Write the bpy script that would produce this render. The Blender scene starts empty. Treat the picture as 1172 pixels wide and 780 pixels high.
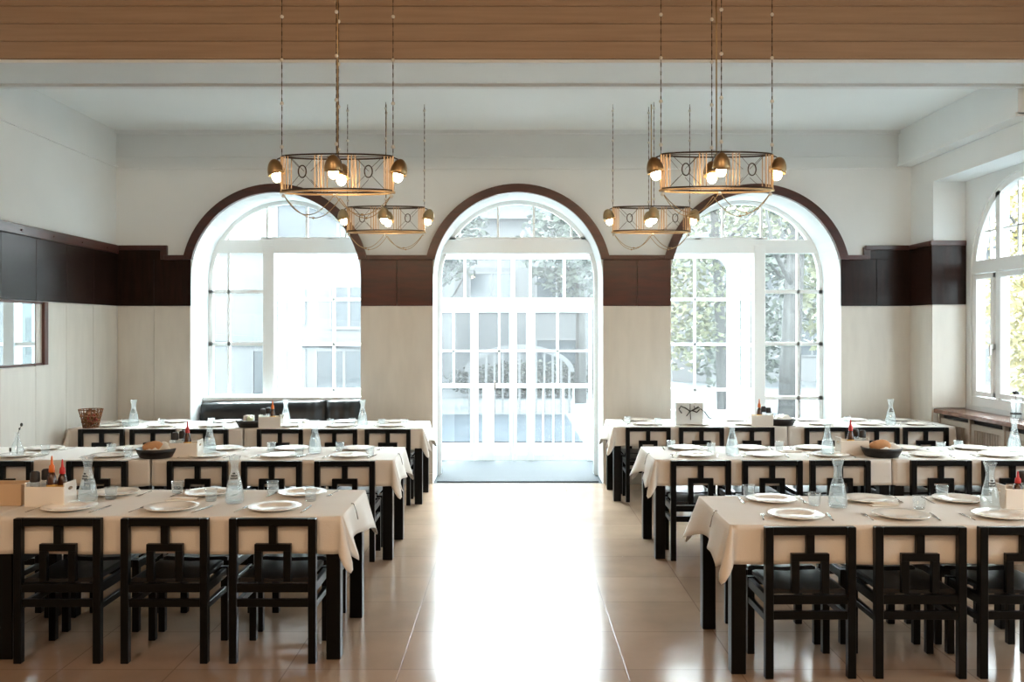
import bpy, bmesh, math, random
from mathutils import Vector, Matrix
from mathutils.geometry import tessellate_polygon
random.seed(7)
PI = math.pi
SC = bpy.context.scene
COL = SC.collection

# ------------------------------------------------------------------ camera, light, exposure
cd = bpy.data.cameras.new('camera')
cd.sensor_width = 36.0
cd.lens = 36.0 * 1034 / 1172
cd.shift_x = -1 / 1172
cd.shift_y = -12 / 1172
cd.clip_start = 0.05
cd.clip_end = 500
cam = bpy.data.objects.new('camera', cd)
cam.location = (0, 0, 1.8)
cam.rotation_euler = (PI / 2, 0, 0)
COL.objects.link(cam)
SC.camera = cam

SKY_STRENGTH = 7.0
GLOW = 60.0                    # the bright part of the clouds, high over the street
GLOW_DIR = (0.10, 0.80, 0.59)
SUN_STRENGTH = 3.0
FILL_POWER = 110.0
BULB = 26.0
SC.view_settings.view_transform = 'Standard'
SC.view_settings.look = 'None'
SC.view_settings.gamma = 1.0
SC.view_settings.use_curve_mapping = False
SC.view_settings.exposure = 0.56
SC.cycles.use_denoising = True
SC.cycles.max_bounces = 12
SC.cycles.diffuse_bounces = 6
SC.cycles.transparent_max_bounces = 24
SC.cycles.sample_clamp_indirect = 8.0
SC.cycles.caustics_refractive = False
SC.cycles.caustics_reflective = False

w = bpy.data.worlds.new('sky')
SC.world = w
w.use_nodes = True
bg = w.node_tree.nodes['Background']
bg.inputs[0].default_value = (0.88, 0.95, 1.0, 1)
bg.inputs[1].default_value = 1.0
def world_sky():
    nt = w.node_tree
    N, K = nt.nodes.new, nt.links.new
    tc = N('ShaderNodeTexCoord')
    dt = N('ShaderNodeVectorMath'); dt.operation = 'DOT_PRODUCT'
    dt.inputs[1].default_value = Vector(GLOW_DIR).normalized()
    K(tc.outputs['Generated'], dt.inputs[0])
    mr = N('ShaderNodeMapRange'); mr.interpolation_type = 'SMOOTHSTEP'
    mr.inputs[1].default_value = math.cos(math.radians(44)); mr.inputs[2].default_value = math.cos(math.radians(8))
    mr.inputs[3].default_value = SKY_STRENGTH; mr.inputs[4].default_value = SKY_STRENGTH + GLOW
    K(dt.outputs['Value'], mr.inputs[0])
    K(mr.outputs[0], bg.inputs[1])
world_sky()

def light(name, kind, loc, power, color, rot=(0, 0, 0), **kw):
    l = bpy.data.lights.new(name, kind)
    l.energy = power
    l.color = color
    for k, v in kw.items():
        setattr(l, k, v)
    o = bpy.data.objects.new(name, l)
    o.location = loc
    o.rotation_euler = rot
    COL.objects.link(o)
    return o
# the sun stands behind the building, on its left: it reaches the street, never the room
sd = Vector((0.35, 0.75, -0.75)).normalized()
so = light('sun', 'SUN', (0, 0, 20), SUN_STRENGTH, (1.0, 0.95, 0.86), angle=0.02)
so.rotation_euler = sd.to_track_quat('-Z', 'Y').to_euler()
# sky portals in the window openings (they only guide the sky's own light)
def portal(loc, rot, sx, sy):
    l = light('sky_portal', 'AREA', loc, 1, (1, 1, 1), rot, shape='RECTANGLE', size=sx, size_y=sy)
    l.data.cycles.is_portal = True
for cx in (-2.79, 0.06, 2.86):
    portal((cx, 11.32, 1.75), (-PI / 2, 0, 0), 2.0, 3.4)
# added warm fill lights without fixtures, unseen behind the camera
for x, y in ((-2.4, 0.4), (2.4, 0.4), (-2.4, -3.0), (2.4, -3.0)):
    light('warm_fill', 'POINT', (x, y, 4.5), FILL_POWER, (1.0, 0.74, 0.50), shadow_soft_size=0.35)

# ------------------------------------------------------------------ materials
def lin(c):
    return tuple((v / 255 / 12.92 if v / 255 <= 0.04045 else ((v / 255 + 0.055) / 1.055) ** 2.4) for v in c) + (1,)

def mat(name, rgb, rough=0.5, metal=0.0, spec=0.5, noise=0.0, nscale=8.0, bump=0.0, bscale=40.0, rgb2=None,
        stretch=None, emit=None, estr=0.0, coat=0.0, ior=None, rvar=0.0):
    m = bpy.data.materials.new(name)
    m.use_nodes = True
    nt = m.node_tree
    b = nt.nodes['Principled BSDF']
    c = lin(rgb)
    b.inputs['Base Color'].default_value = c
    b.inputs['Roughness'].default_value = rough
    b.inputs['Metallic'].default_value = metal
    b.inputs['Specular IOR Level'].default_value = spec
    if ior: b.inputs['IOR'].default_value = ior
    if coat:
        b.inputs['Coat Weight'].default_value = coat
        b.inputs['Coat Roughness'].default_value = 0.05
    if emit:
        b.inputs['Emission Color'].default_value = lin(emit)
        b.inputs['Emission Strength'].default_value = estr
    tc = nt.nodes.new('ShaderNodeTexCoord')
    mp = nt.nodes.new('ShaderNodeMapping')
    nt.links.new(tc.outputs['Object'], mp.inputs[0])
    if stretch: mp.inputs['Scale'].default_value = stretch
    if noise or rgb2:
        n = nt.nodes.new('ShaderNodeTexNoise')
        n.inputs['Scale'].default_value = nscale
        n.inputs['Detail'].default_value = 5
        nt.links.new(mp.outputs[0], n.inputs['Vector'])
        r = nt.nodes.new('ShaderNodeValToRGB')
        c2 = lin(rgb2) if rgb2 else tuple(v * (1 - noise) for v in c[:3]) + (1,)
        r.color_ramp.elements[0].position = 0.35
        r.color_ramp.elements[1].position = 0.68
        r.color_ramp.elements[0].color = c
        r.color_ramp.elements[1].color = c2
        nt.links.new(n.outputs['Fac'], r.inputs[0])
        nt.links.new(r.outputs[0], b.inputs['Base Color'])
    if bump:
        n2 = nt.nodes.new('ShaderNodeTexNoise')
        n2.inputs['Scale'].default_value = bscale
        nt.links.new(mp.outputs[0], n2.inputs['Vector'])
        bp = nt.nodes.new('ShaderNodeBump')
        bp.inputs['Strength'].default_value = bump
        bp.inputs['Distance'].default_value = 0.01
        nt.links.new(n2.outputs['Fac'], bp.inputs['Height'])
        nt.links.new(bp.outputs[0], b.inputs['Normal'])
    return m

M = {}
M['plaster'] = mat('plaster', (228, 233, 234), 0.85, noise=0.03, nscale=2, bump=0.04)
M['ceiling'] = mat('ceiling_paint', (238, 244, 245), 0.9, noise=0.02, nscale=1)
M['stone'] = mat('cream_stone', (212, 207, 198), 0.28, noise=0.08, nscale=3, stretch=(3, 3, 0.6), bump=0.02, bscale=6, spec=0.45)
M['joint'] = mat('joint', (120, 110, 98), 0.9, noise=0.1)
M['band'] = mat('dark_wood_band', (28, 18, 15), 0.26, rgb2=(40, 23, 18), nscale=4, stretch=(6, 6, 0.7), bump=0.03, bscale=10, spec=0.16)
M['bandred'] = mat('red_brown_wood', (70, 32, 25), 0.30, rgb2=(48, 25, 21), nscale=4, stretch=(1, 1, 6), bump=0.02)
M['beam'] = mat('tan_wood_cladding', (166, 141, 116), 0.55, rgb2=(153, 129, 105), nscale=3, stretch=(0.4, 1, 9))
M['black'] = mat('black_lacquer', (7, 8, 9), 0.36, noise=0.1, nscale=5, spec=0.2)
M['seat'] = mat('black_seat', (22, 23, 26), 0.35, noise=0.15, nscale=6, bump=0.05, bscale=20)
M['cloth'] = mat('cream_linen', (226, 222, 215), 0.9, noise=0.04, nscale=3, bump=0.12, bscale=160)
M['china'] = mat('white_china', (240, 236, 228), 0.12, noise=0.01, spec=0.6, coat=0.4)
M['steel'] = mat('steel', (190, 188, 184), 0.22, metal=1.0, noise=0.05)
M['mark'] = mat('dark_print', (42, 40, 40), 0.6, noise=0.05)
M['bowl'] = mat('black_bowl', (26, 24, 24), 0.45, noise=0.1)
M['bread'] = mat('bread_crust', (206, 158, 112), 0.8, rgb2=(184, 130, 88), nscale=9, bump=0.3)
M['paper'] = mat('white_paper', (236, 232, 224), 0.9, noise=0.03, bump=0.1, bscale=12)
M['brass'] = mat('aged_brass', (176, 150, 112), 0.36, metal=1.0, noise=0.12, nscale=12)
M['copper'] = mat('copper_strip', (184, 160, 130), 0.38, metal=1.0, noise=0.12, nscale=12)
M['iron'] = mat('dark_bronze', (66, 54, 44), 0.4, metal=0.8, noise=0.1)
M['pearl'] = mat('pale_bead', (226, 222, 212), 0.2, noise=0.03, spec=0.6)
M['frame'] = mat('white_window_paint', (240, 243, 243), 0.35, noise=0.01, nscale=3)
M['mat'] = mat('grey_mat', (52, 58, 62), 0.95, noise=0.12, nscale=60, bump=0.4, bscale=200)
M['leather'] = mat('black_leather', (20, 22, 25), 0.33, noise=0.1, bump=0.15, bscale=30)
M['orange'] = mat('orange_plastic', (216, 110, 36), 0.35, noise=0.05)
M['red'] = mat('red_plastic', (190, 38, 36), 0.35, noise=0.05)
M['sauce'] = mat('brown_sauce', (66, 34, 20), 0.15, noise=0.1, coat=0.5)
M['sill'] = mat('red_brown_marble', (128, 96, 82), 0.22, rgb2=(96, 68, 58), nscale=9, bump=0.02)
M['radpaint'] = mat('beige_radiator_paint', (176, 164, 150), 0.5, noise=0.04)
M['darkvoid'] = mat('slot_shade', (22, 21, 21), 0.7, noise=0.1)  # colour of the shade behind the radiator slots
M['mirrorframe'] = mat('mirror_wood', (88, 48, 36), 0.35, rgb2=(60, 34, 28), nscale=6, stretch=(4, 4, .6))
M['twig'] = mat('dark_twig', (56, 58, 54), 0.8, noise=0.2)
M['frost'] = mat('frosted_glass', (232, 238, 238), 0.25, noise=0.02)
M['basket'] = mat('basket_weave', (92, 58, 36), 0.8, rgb2=(160, 110, 70), nscale=40)
M['berry'] = mat('red_berry', (176, 50, 42), 0.35, noise=0.2, nscale=10)
M['leafb'] = mat('dry_leaf', (150, 96, 58), 0.8, rgb2=(96, 66, 40), nscale=12)
M['lime'] = mat('pale_green_fruit', (206, 214, 170), 0.5, noise=0.1, nscale=10)
M['gold'] = mat('yellow_label', (214, 172, 84), 0.5, noise=0.15, nscale=12)
M['beigebox'] = mat('beige_board', (206, 178, 146), 0.7, noise=0.05, nscale=4)
# outside
M['ground'] = mat('pale_pavement', (84, 88, 90), 1.0, rgb2=(72, 76, 79), nscale=0.6, spec=0.05)
M['road'] = mat('asphalt', (42, 50, 56), 1.0, noise=0.2, nscale=1.0, spec=0.03)
M['facade'] = mat('white_facade', (92, 95, 97), 0.9, noise=0.06, nscale=0.5)
M['facadeb'] = mat('pale_facade', (84, 87, 89), 0.9, noise=0.06, nscale=0.5)
M['roofw'] = mat('grey_roof', (86, 92, 96), 0.8, noise=0.1)
M['winglass'] = mat('dark_window_glass', (36, 46, 52), 0.15, noise=0.25, nscale=0.8)
M['trunk'] = mat('grey_bark', (66, 66, 65), 0.95, rgb2=(50, 50, 49), nscale=5, stretch=(4, 4, .5), bump=0.5, bscale=8)
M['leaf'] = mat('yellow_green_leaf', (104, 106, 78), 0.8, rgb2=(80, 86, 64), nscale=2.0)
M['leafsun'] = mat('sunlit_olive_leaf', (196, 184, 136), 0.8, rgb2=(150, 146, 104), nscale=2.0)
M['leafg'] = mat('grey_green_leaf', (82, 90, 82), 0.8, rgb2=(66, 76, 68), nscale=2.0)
M['hedge'] = mat('dark_hedge', (44, 50, 46), 0.9, rgb2=(62, 68, 62), nscale=5)
M['bulb'] = mat('bulb_glow', (255, 240, 214), 0.4, noise=0.01, emit=(255, 226, 180), estr=BULB)

def floor_mat():
    m = bpy.data.materials.new('polished_stone_floor')
    m.use_nodes = True
    nt = m.node_tree
    b = nt.nodes['Principled BSDF']
    tc = nt.nodes.new('ShaderNodeTexCoord')
    br = nt.nodes.new('ShaderNodeTexBrick')
    br.offset = 0.0
    br.inputs['Scale'].default_value = 1.0
    br.inputs['Brick Width'].default_value = 0.6
    br.inputs['Row Height'].default_value = 0.6
    br.inputs['Mortar Size'].default_value = 0.0035
    br.inputs['Mortar Smooth'].default_value = 0.3
    br.inputs['Color1'].default_value = lin((172, 148, 126))
    br.inputs['Color2'].default_value = lin((160, 137, 116))
    br.inputs['Mortar'].default_value = lin((136, 114, 96))
    nt.links.new(tc.outputs['Object'], br.inputs['Vector'])
    n = nt.nodes.new('ShaderNodeTexNoise')
    n.inputs['Scale'].default_value = 3.0
    n.inputs['Detail'].default_value = 6
    nt.links.new(tc.outputs['Object'], n.inputs['Vector'])
    mx = nt.nodes.new('ShaderNodeMix')
    mx.data_type = 'RGBA'
    mx.blend_type = 'MULTIPLY'
    mx.inputs[0].default_value = 0.35
    nt.links.new(br.outputs['Color'], mx.inputs[6])
    nt.links.new(n.outputs['Fac'], mx.inputs[7])
    nt.links.new(mx.outputs[2], b.inputs['Base Color'])
    b.inputs['Roughness'].default_value = 0.17
    b.inputs['IOR'].default_value = 1.36
    b.inputs['Specular IOR Level'].default_value = 0.3
    n2 = nt.nodes.new('ShaderNodeTexNoise')
    n2.inputs['Scale'].default_value = 1.6
    n2.inputs['Detail'].default_value = 2
    nt.links.new(tc.outputs['Object'], n2.inputs['Vector'])
    ad = nt.nodes.new('ShaderNodeMath')
    ad.operation = 'MULTIPLY_ADD'
    nt.links.new(br.outputs['Fac'], ad.inputs[0])
    ad.inputs[1].default_value = -0.12
    nt.links.new(n2.outputs['Fac'], ad.inputs[2])
    bp = nt.nodes.new('ShaderNodeBump')
    bp.inputs['Strength'].default_value = 0.10
    bp.inputs['Distance'].default_value = 0.02
    nt.links.new(ad.outputs[0], bp.inputs['Height'])
    nt.links.new(bp.outputs[0], b.inputs['Normal'])
    return m
M['floor'] = floor_mat()

def pane_mat():                       # thin window glass; a faint translucent veil imitates the outdoor glare
    m = bpy.data.materials.new('window_glass')
    m.use_nodes = True
    nt = m.node_tree
    for n in list(nt.nodes): nt.nodes.remove(n)
    out = nt.nodes.new('ShaderNodeOutputMaterial')
    tr = nt.nodes.new('ShaderNodeBsdfTransparent')
    tr.inputs[0].default_value = (0.97, 1.0, 0.995, 1)
    tl = nt.nodes.new('ShaderNodeBsdfTranslucent')
    tl.inputs[0].default_value = (0.95, 0.97, 0.97, 1)
    gl = nt.nodes.new('ShaderNodeBsdfGlossy')
    gl.inputs['Roughness'].default_value = 0.02
    n = nt.nodes.new('ShaderNodeTexNoise')
    n.inputs['Scale'].default_value = 1.5
    mr = nt.nodes.new('ShaderNodeMapRange')
    mr.inputs[3].default_value = 0.004
    mr.inputs[4].default_value = 0.018
    nt.links.new(n.outputs['Fac'], mr.inputs[0])
    m1 = nt.nodes.new('ShaderNodeMixShader')
    nt.links.new(mr.outputs[0], m1.inputs[0])
    nt.links.new(tr.outputs[0], m1.inputs[1])
    nt.links.new(tl.outputs[0], m1.inputs[2])
    lw = nt.nodes.new('ShaderNodeLayerWeight')
    lw.inputs[0].default_value = 0.5
    pw = nt.nodes.new('ShaderNodeMath'); pw.operation = 'POWER'
    pw.inputs[1].default_value = 5.0
    nt.links.new(lw.outputs['Facing'], pw.inputs[0])
    ma = nt.nodes.new('ShaderNodeMath'); ma.operation = 'MULTIPLY_ADD'
    ma.inputs[1].default_value = 0.7; ma.inputs[2].default_value = 0.025
    nt.links.new(pw.outputs[0], ma.inputs[0])
    m2 = nt.nodes.new('ShaderNodeMixShader')
    nt.links.new(ma.outputs[0], m2.inputs[0])
    nt.links.new(m1.outputs[0], m2.inputs[1])
    nt.links.new(gl.outputs[0], m2.inputs[2])
    nt.links.new(m2.outputs[0], out.inputs[0])
    return m
M['pane'] = pane_mat()

def glass_mat(name, tint, edge=0.55):  # blown table glass: clear in the middle, bright towards its edges
    m = bpy.data.materials.new(name)
    m.use_nodes = True
    nt = m.node_tree
    for n in list(nt.nodes): nt.nodes.remove(n)
    out = nt.nodes.new('ShaderNodeOutputMaterial')
    tr = nt.nodes.new('ShaderNodeBsdfTransparent')
    tr.inputs[0].default_value = tint
    gl = nt.nodes.new('ShaderNodeBsdfGlossy')
    gl.inputs['Roughness'].default_value = 0.03
    lw = nt.nodes.new('ShaderNodeLayerWeight')
    lw.inputs[0].default_value = edge
    mr = nt.nodes.new('ShaderNodeMapRange')
    mr.inputs[3].default_value = 0.02
    mr.inputs[4].default_value = 0.85
    pw = nt.nodes.new('ShaderNodeMath'); pw.operation = 'POWER'
    pw.inputs[1].default_value = 3.0
    lw.inputs[0].default_value = 0.5
    nt.links.new(lw.outputs['Facing'], pw.inputs[0])
    nt.links.new(pw.outputs[0], mr.inputs[0])
    df = nt.nodes.new('ShaderNodeBsdfTranslucent')
    df.inputs[0].default_value = (0.85, 0.9, 0.9, 1)
    m0 = nt.nodes.new('ShaderNodeMixShader')
    m0.inputs[0].default_value = 0.11
    nt.links.new(tr.outputs[0], m0.inputs[1])
    nt.links.new(df.outputs[0], m0.inputs[2])
    mx = nt.nodes.new('ShaderNodeMixShader')
    nt.links.new(mr.outputs[0], mx.inputs[0])
    nt.links.new(m0.outputs[0], mx.inputs[1])
    nt.links.new(gl.outputs[0], mx.inputs[2])
    nt.links.new(mx.outputs[0], out.inputs[0])
    return m
M['glass'] = glass_mat('clear_glass', (0.99, 1.0, 1.0, 1), 0.25)
M['water'] = glass_mat('water', (0.985, 0.995, 1.0, 1), 0.25)

def mirror_mat():
    return mat('mirror_silver', (225, 232, 235), 0.015, metal=1.0, noise=0.01)
M['mirror'] = mirror_mat()

# ------------------------------------------------------------------ mesh helpers
class MB:
    def __init__(s):
        s.bm = bmesh.new()
    def box(s, c, d, bev=0.0, rz=0.0, rx=0.0, ry=0.0):
        r = bmesh.ops.create_cube(s.bm, size=1.0)
        vs = r['verts']
        mtx = Matrix.Translation(c) @ Matrix.Rotation(rz, 4, 'Z') @ Matrix.Rotation(ry, 4, 'Y') @ Matrix.Rotation(rx, 4, 'X') @ Matrix.Diagonal((d[0], d[1], d[2], 1))
        bmesh.ops.transform(s.bm, matrix=mtx, verts=vs)
        if bev:
            es = list({e for v in vs for e in v.link_edges})
            bmesh.ops.bevel(s.bm, geom=es, offset=bev, segments=1, affect='EDGES', profile=0.5)
        return s
    def b2(s, x0, x1, y0, y1, z0, z1, bev=0.0):
        return s.box(((x0 + x1) / 2, (y0 + y1) / 2, (z0 + z1) / 2), (abs(x1 - x0), abs(y1 - y0), abs(z1 - z0)), bev)
    def lathe(s, prof, c=(0, 0, 0), n=24, mtx=None, sy=1.0):
        rings = []
        for r, z in prof:
            if r < 1e-5:
                v = Vector((0, 0, z))
                if mtx: v = mtx @ v
                rings.append([s.bm.verts.new(v + Vector(c))])
            else:
                ring = []
                for i in range(n):
                    a = 2 * PI * i / n
                    v = Vector((r * math.cos(a), r * math.sin(a) * sy, z))
                    if mtx: v = mtx @ v
                    ring.append(s.bm.verts.new(v + Vector(c)))
                rings.append(ring)
        for a, b in zip(rings, rings[1:]):
            for i in range(n):
                j = (i + 1) % n
                q = [a[i % len(a)], a[j % len(a)], b[j % len(b)], b[i % len(b)]]
                u = []
                for v in q:
                    if v not in u: u.append(v)
                if len(u) >= 3:
                    f = s.bm.faces.new(u); f.smooth = True
        return s
    def tube(s, pts, r, n=6, closed=False, flat=None):
        pts = [Vector(p) for p in pts]
        k = len(pts)
        rings = []
        for i, p in enumerate(pts):
            if closed: t = pts[(i + 1) % k] - pts[i - 1]
            else: t = pts[min(i + 1, k - 1)] - pts[max(i - 1, 0)]
            t.normalize()
            up = Vector((0, 0, 1)) if abs(t.z) < 0.9 else Vector((0, 1, 0))
            a = t.cross(up).normalized(); b = a.cross(t).normalized()
            rr = r[i] if isinstance(r, (list, tuple)) else r
            fb = flat or 1.0
            rings.append([s.bm.verts.new(p + a * rr * math.cos(2 * PI * j / n) + b * rr * fb * math.sin(2 * PI * j / n)) for j in range(n)])
        m = k if closed else k - 1
        for i in range(m):
            A, B = rings[i], rings[(i + 1) % k]
            for j in range(n):
                f = s.bm.faces.new([A[j], A[(j + 1) % n], B[(j + 1) % n], B[j]]); f.smooth = True
        if not closed:
            s.bm.faces.new(rings[0][::-1]); s.bm.faces.new(rings[-1])
        return s
    def ball(s, c, r, n=10, sz=1.0, sy=1.0, sx=1.0):
        res = bmesh.ops.create_uvsphere(s.bm, u_segments=n, v_segments=max(5, n * 2 // 3), radius=1.0)
        bmesh.ops.transform(s.bm, matrix=Matrix.Translation(c) @ Matrix.Diagonal((r * sx, r * sy, r * sz, 1)), verts=res['verts'])
        for v in res['verts']:
            for f in v.link_faces: f.smooth = True
        return s
    def prism(s, loops, fn0, fn1):
        """loops: 2-D outlines (first outer, rest holes); fn0/fn1 lift (u,v) to the two faces"""
        flat = [p for l in loops for p in l]
        tris = tessellate_polygon([[Vector((p[0], p[1], 0)) for p in l] for l in loops])
        A = [s.bm.verts.new(fn0(*p)) for p in flat]
        B = [s.bm.verts.new(fn1(*p)) for p in flat]
        for t in tris:
            try:
                s.bm.faces.new([A[i] for i in t]); s.bm.faces.new([B[i] for i in reversed(t)])
            except ValueError: pass
        o = 0
        for l in loops:
            k = len(l)
            for i in range(k):
                j = (i + 1) % k
                s.bm.faces.new([A[o + i], A[o + j], B[o + j], B[o + i]])
            o += k
        return s
    def build(s, name, m, parent=None, loc=None, fix=True):
        if fix: bmesh.ops.recalc_face_normals(s.bm, faces=s.bm.faces)
        me = bpy.data.meshes.new(name)
        s.bm.to_mesh(me); s.bm.free()
        me.materials.append(m)
        o = bpy.data.objects.new(name, me)
        COL.objects.link(o)
        if parent: o.parent = parent
        if loc is not None: o.location = loc
        return o

def tag(o, label=None, cat=None, group=None, kind=None):
    if label: o['label'] = label
    if cat: o['category'] = cat
    if group: o['group'] = group
    if kind: o['kind'] = kind
    return o
def empty(name, loc, rz=0.0):
    o = bpy.data.objects.new(name, None)
    o.empty_display_size = 0.1
    o.location = loc
    o.rotation_euler = (0, 0, rz)
    COL.objects.link(o)
    return o
def struct(mb, name, m, parent=None):
    o = mb.build(name, m, parent)
    if not parent: o['kind'] = 'structure'
    return o
def dup(root, loc=None, rz=None, parent=None):
    c = root.copy()
    COL.objects.link(c)
    if parent: c.parent = parent
    if loc is not None: c.location = loc
    if rz is not None: c.rotation_euler = (0, 0, rz)
    for ch in list(root.children):
        dup(ch, parent=c)
    return c
class Proto:
    """the first use returns the thing itself, later uses copies of it"""
    def __init__(s, maker): s.maker = maker; s.root = None
    def at(s, loc, rz=0.0):
        if s.root is None:
            s.root = s.maker(); s.root.location = loc; s.root.rotation_euler = (0, 0, rz)
            return s.root
        return dup(s.root, loc, rz)
def P(x, y, z):
    """a point at height z that the photograph shows at (x, y)"""
    d = 1034 * (1.8 - z) / (y - 378)
    return ((x - 587) * d / 1034, d, z)

def arch(cx, r, zs, z0, n=28):
    """outline of an arched opening: up the right side, over, down the left"""
    pts = [(cx + r, z0)]
    for i in range(n + 1):
        a = PI * i / n
        pts.append((cx + r * math.cos(a), zs + r * math.sin(a)))
    pts.append((cx - r, z0))
    return pts

# ================================================================== THE ROOM
XL, XR, YB, YF = -4.67, 4.69, 10.64, -7.0
XW = 5.05                     # window plane wall on the right
ZC, ZC2 = 4.15, 5.0
struct(MB().b2(-5.0, 5.4, YF - .3, 10.64, -0.12, 0.0), 'floor', M['floor'])
ARCH = [(-2.79, 1.0), (0.06, 1.0), (2.86, 1.0)]
ZS = 2.42
TH = 0.61
# back wall, a slab with three arched openings (all three reach the floor, as in the photo)
outer = [(-5.0, -0.1), (5.4, -0.1), (5.4, 5.2), (-5.0, 5.2)]
# build as one outline that runs in and out of the openings
outl = [(-5.0, 0.0)]
for cx, r in ARCH:
    outl += arch(cx, r, ZS, 0.0)[::-1]
outl += [(5.4, 0.0), (5.4, 5.2), (-5.0, 5.2)]
mb = MB().prism([outl], lambda u, v: (u, YB, v), lambda u, v: (u, YB + TH, v))
struct(mb, 'wall_back', M['plaster'])
struct(MB().b2(-5.0, XL, YF - .3, YB, 0, 5.2), 'wall_left', M['plaster'])
struct(MB().b2(-5.0, 5.4, YF - .3, YF, 0, 5.2), 'wall_front', M['beam'])
struct(MB().b2(-5.0, 5.4, 8.12, YB, ZC, ZC + .15), 'ceiling', M['ceiling'])
struct(MB().b2(-5.0, 5.4, YF - .3, 7.34, ZC2, ZC2 + .2), 'ceiling', M['beam'])
# ceiling beam between the two bays
struct(MB().b2(XL, 5.2, 7.36, 8.12, 4.0, 5.2)
       .b2(XL, 5.2, 7.34, 7.44, 3.975, 4.0).b2(XL, 5.2, 8.06, 8.14, 3.975, 4.02).b2(XL, 5.2, 7.47, 7.50, 3.985, 4.0), 'trim_beam', M['plaster'])
mb = MB()
for k in range(8):
    z = 4.004 + k * 0.142
    mb.b2(XL, 5.2, 7.325, 7.36, z, z + 0.1385, 0.002)
for k in range(4):
    for i in range(0, 230):
        if (i * 7 + k * 13) % 11 < 7:
            mb.b2(XL + .04 * i + .01, XL + .04 * i + .022, 7.321, 7.326, 4.012 + k * .142, 4.018 + k * .142)
struct(mb, 'trim_beam_cladding', M['beam'])
# cornice lines
struct(MB().b2(XL, 4.6, YB - .03, YB, 3.70, 3.725).b2(XL, 4.6, YB - .02, YB, 3.84, 3.86).b2(XL, 4.6, YB - .05, YB, 4.11, 4.15), 'trim_cornice_back', M['plaster'])
struct(MB().b2(XL, XL + .02, 8.2, YB, 3.715, 3.735), 'trim_cornice_left', M['plaster'])

# right wall: piers, recesses with arched windows
PIT = 2.73
bays = []
y1 = 10.08
while len(bays) < 3:
    bays.append((y1 - 2.18, y1)); y1 -= PIT
mb = MB()
mb.b2(XR, XW + .16, 10.08, YB, 0, ZC)
for (a, b) in bays:
    mb.b2(XR, XW + .16, a - (PIT - 2.18) if (a - .55) > YF else YF, a, 0, ZC)
    mb.b2(XR, XW + .0, a, b, 3.46, ZC)
mb.b2(XR, XW + .16, YF, bays[-1][0] - .5, 0, ZC)
mb.b2(XR, XW + .16, YF, 7.4, ZC, ZC2 + .1)
struct(mb, 'wall_right_piers', M['plaster'])
struct(MB().b2(4.54, XR + .02, 8.12, YB, 3.745, ZC).b2(4.52, XR, 8.12, YB, 3.725, 3.76), 'trim_right_beam', M['plaster'])
cen = []
loops = [(YF - .3, 0.0), (10.7, 0.0), (10.7, 5.2), (YF - .3, 5.2)]
hol = []
for a, b in bays:
    c = (a + b) / 2
    cen.append(c)
    hol.append([(u, v) for u, v in arch(c, 0.98, 2.42, 0.98)][::-1])
mb = MB().prism([loops] + hol, lambda u, v: (XW, u, v), lambda u, v: (XW + .16, u, v))
struct(mb, 'wall_right', M['plaster'])
for a, b in bays:
    portal((XW + .30, (a + b) / 2, 2.2), (0, PI / 2, 0), 2.4, 1.96)

def side_window(c, idx, full):
    e = empty('window_%d' % idx, (XW + .07, c, 0))
    e['kind'] = 'structure'
    fr = MB()
    def bar(y0, y1, z0, z1, t=.06, x0=0.0):
        fr.b2(x0 - t / 2, x0 + t / 2, y0, y1, z0, z1, .004)
    R = 0.98
    # arched outer frame
    o = arch(0, R, 2.42, 0.98); i_ = arch(0, R - .07, 2.42, 1.05)
    fr.prism([o, i_[::-1]], lambda u, v: (-.05, u, v), lambda u, v: (.05, u, v))
    bar(-R, R, 2.42, 2.56, .12)
    bar(-R, R, 0.98, 1.08, .12)
    for y in (-.46, .46):
        bar(y - .045, y + .045, 1.0, 3.26, .10)
    # sashes
    for (y0, y1) in ((-.90, -.51), (-.41, .41), (.51, .90)):
        for (z0, z1) in ((1.09, 2.41),):
            fr.b2(-.075, -.015, y0, y0 + .05, z0, z1, .004); fr.b2(-.075, -.015, y1 - .05, y1, z0, z1, .004)
            fr.b2(-.073, -.017, y0, y1, z0, z0 + .055, .004); fr.b2(-.073, -.017, y0, y1, z1 - .055, z1, .004)
    for y in (-.68, .68):
        bar(y - .01, y + .01, 2.56, 3.08, .03)
    for y in (-.14, .14):
        bar(y - .012, y + .012, 2.56, 3.34, .03)
    bar(-.84, .84, 2.86, 2.88, .03)
    fr.build('window_frame', M['frame'], e)
    g = MB().prism([[(u, v) for u, v in arch(0, R - .05, 2.42, 1.05)]], lambda u, v: (-.003, u, v), lambda u, v: (.003, u, v))
    g.build('window_pane', M['pane'], e)
    if full:
        h = MB()
        for y in (.46,):
            h.b2(-.12, -.075, y - .012, y + .012, 1.60, 1.66, .003).b2(-.135, -.115, y - .012, y + .012, 1.54, 1.65, .004)
        h.build('window_handle', M['steel'], e)
for k, c in enumerate(cen):
    side_window(c, 4 + k, k == 0)

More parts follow.
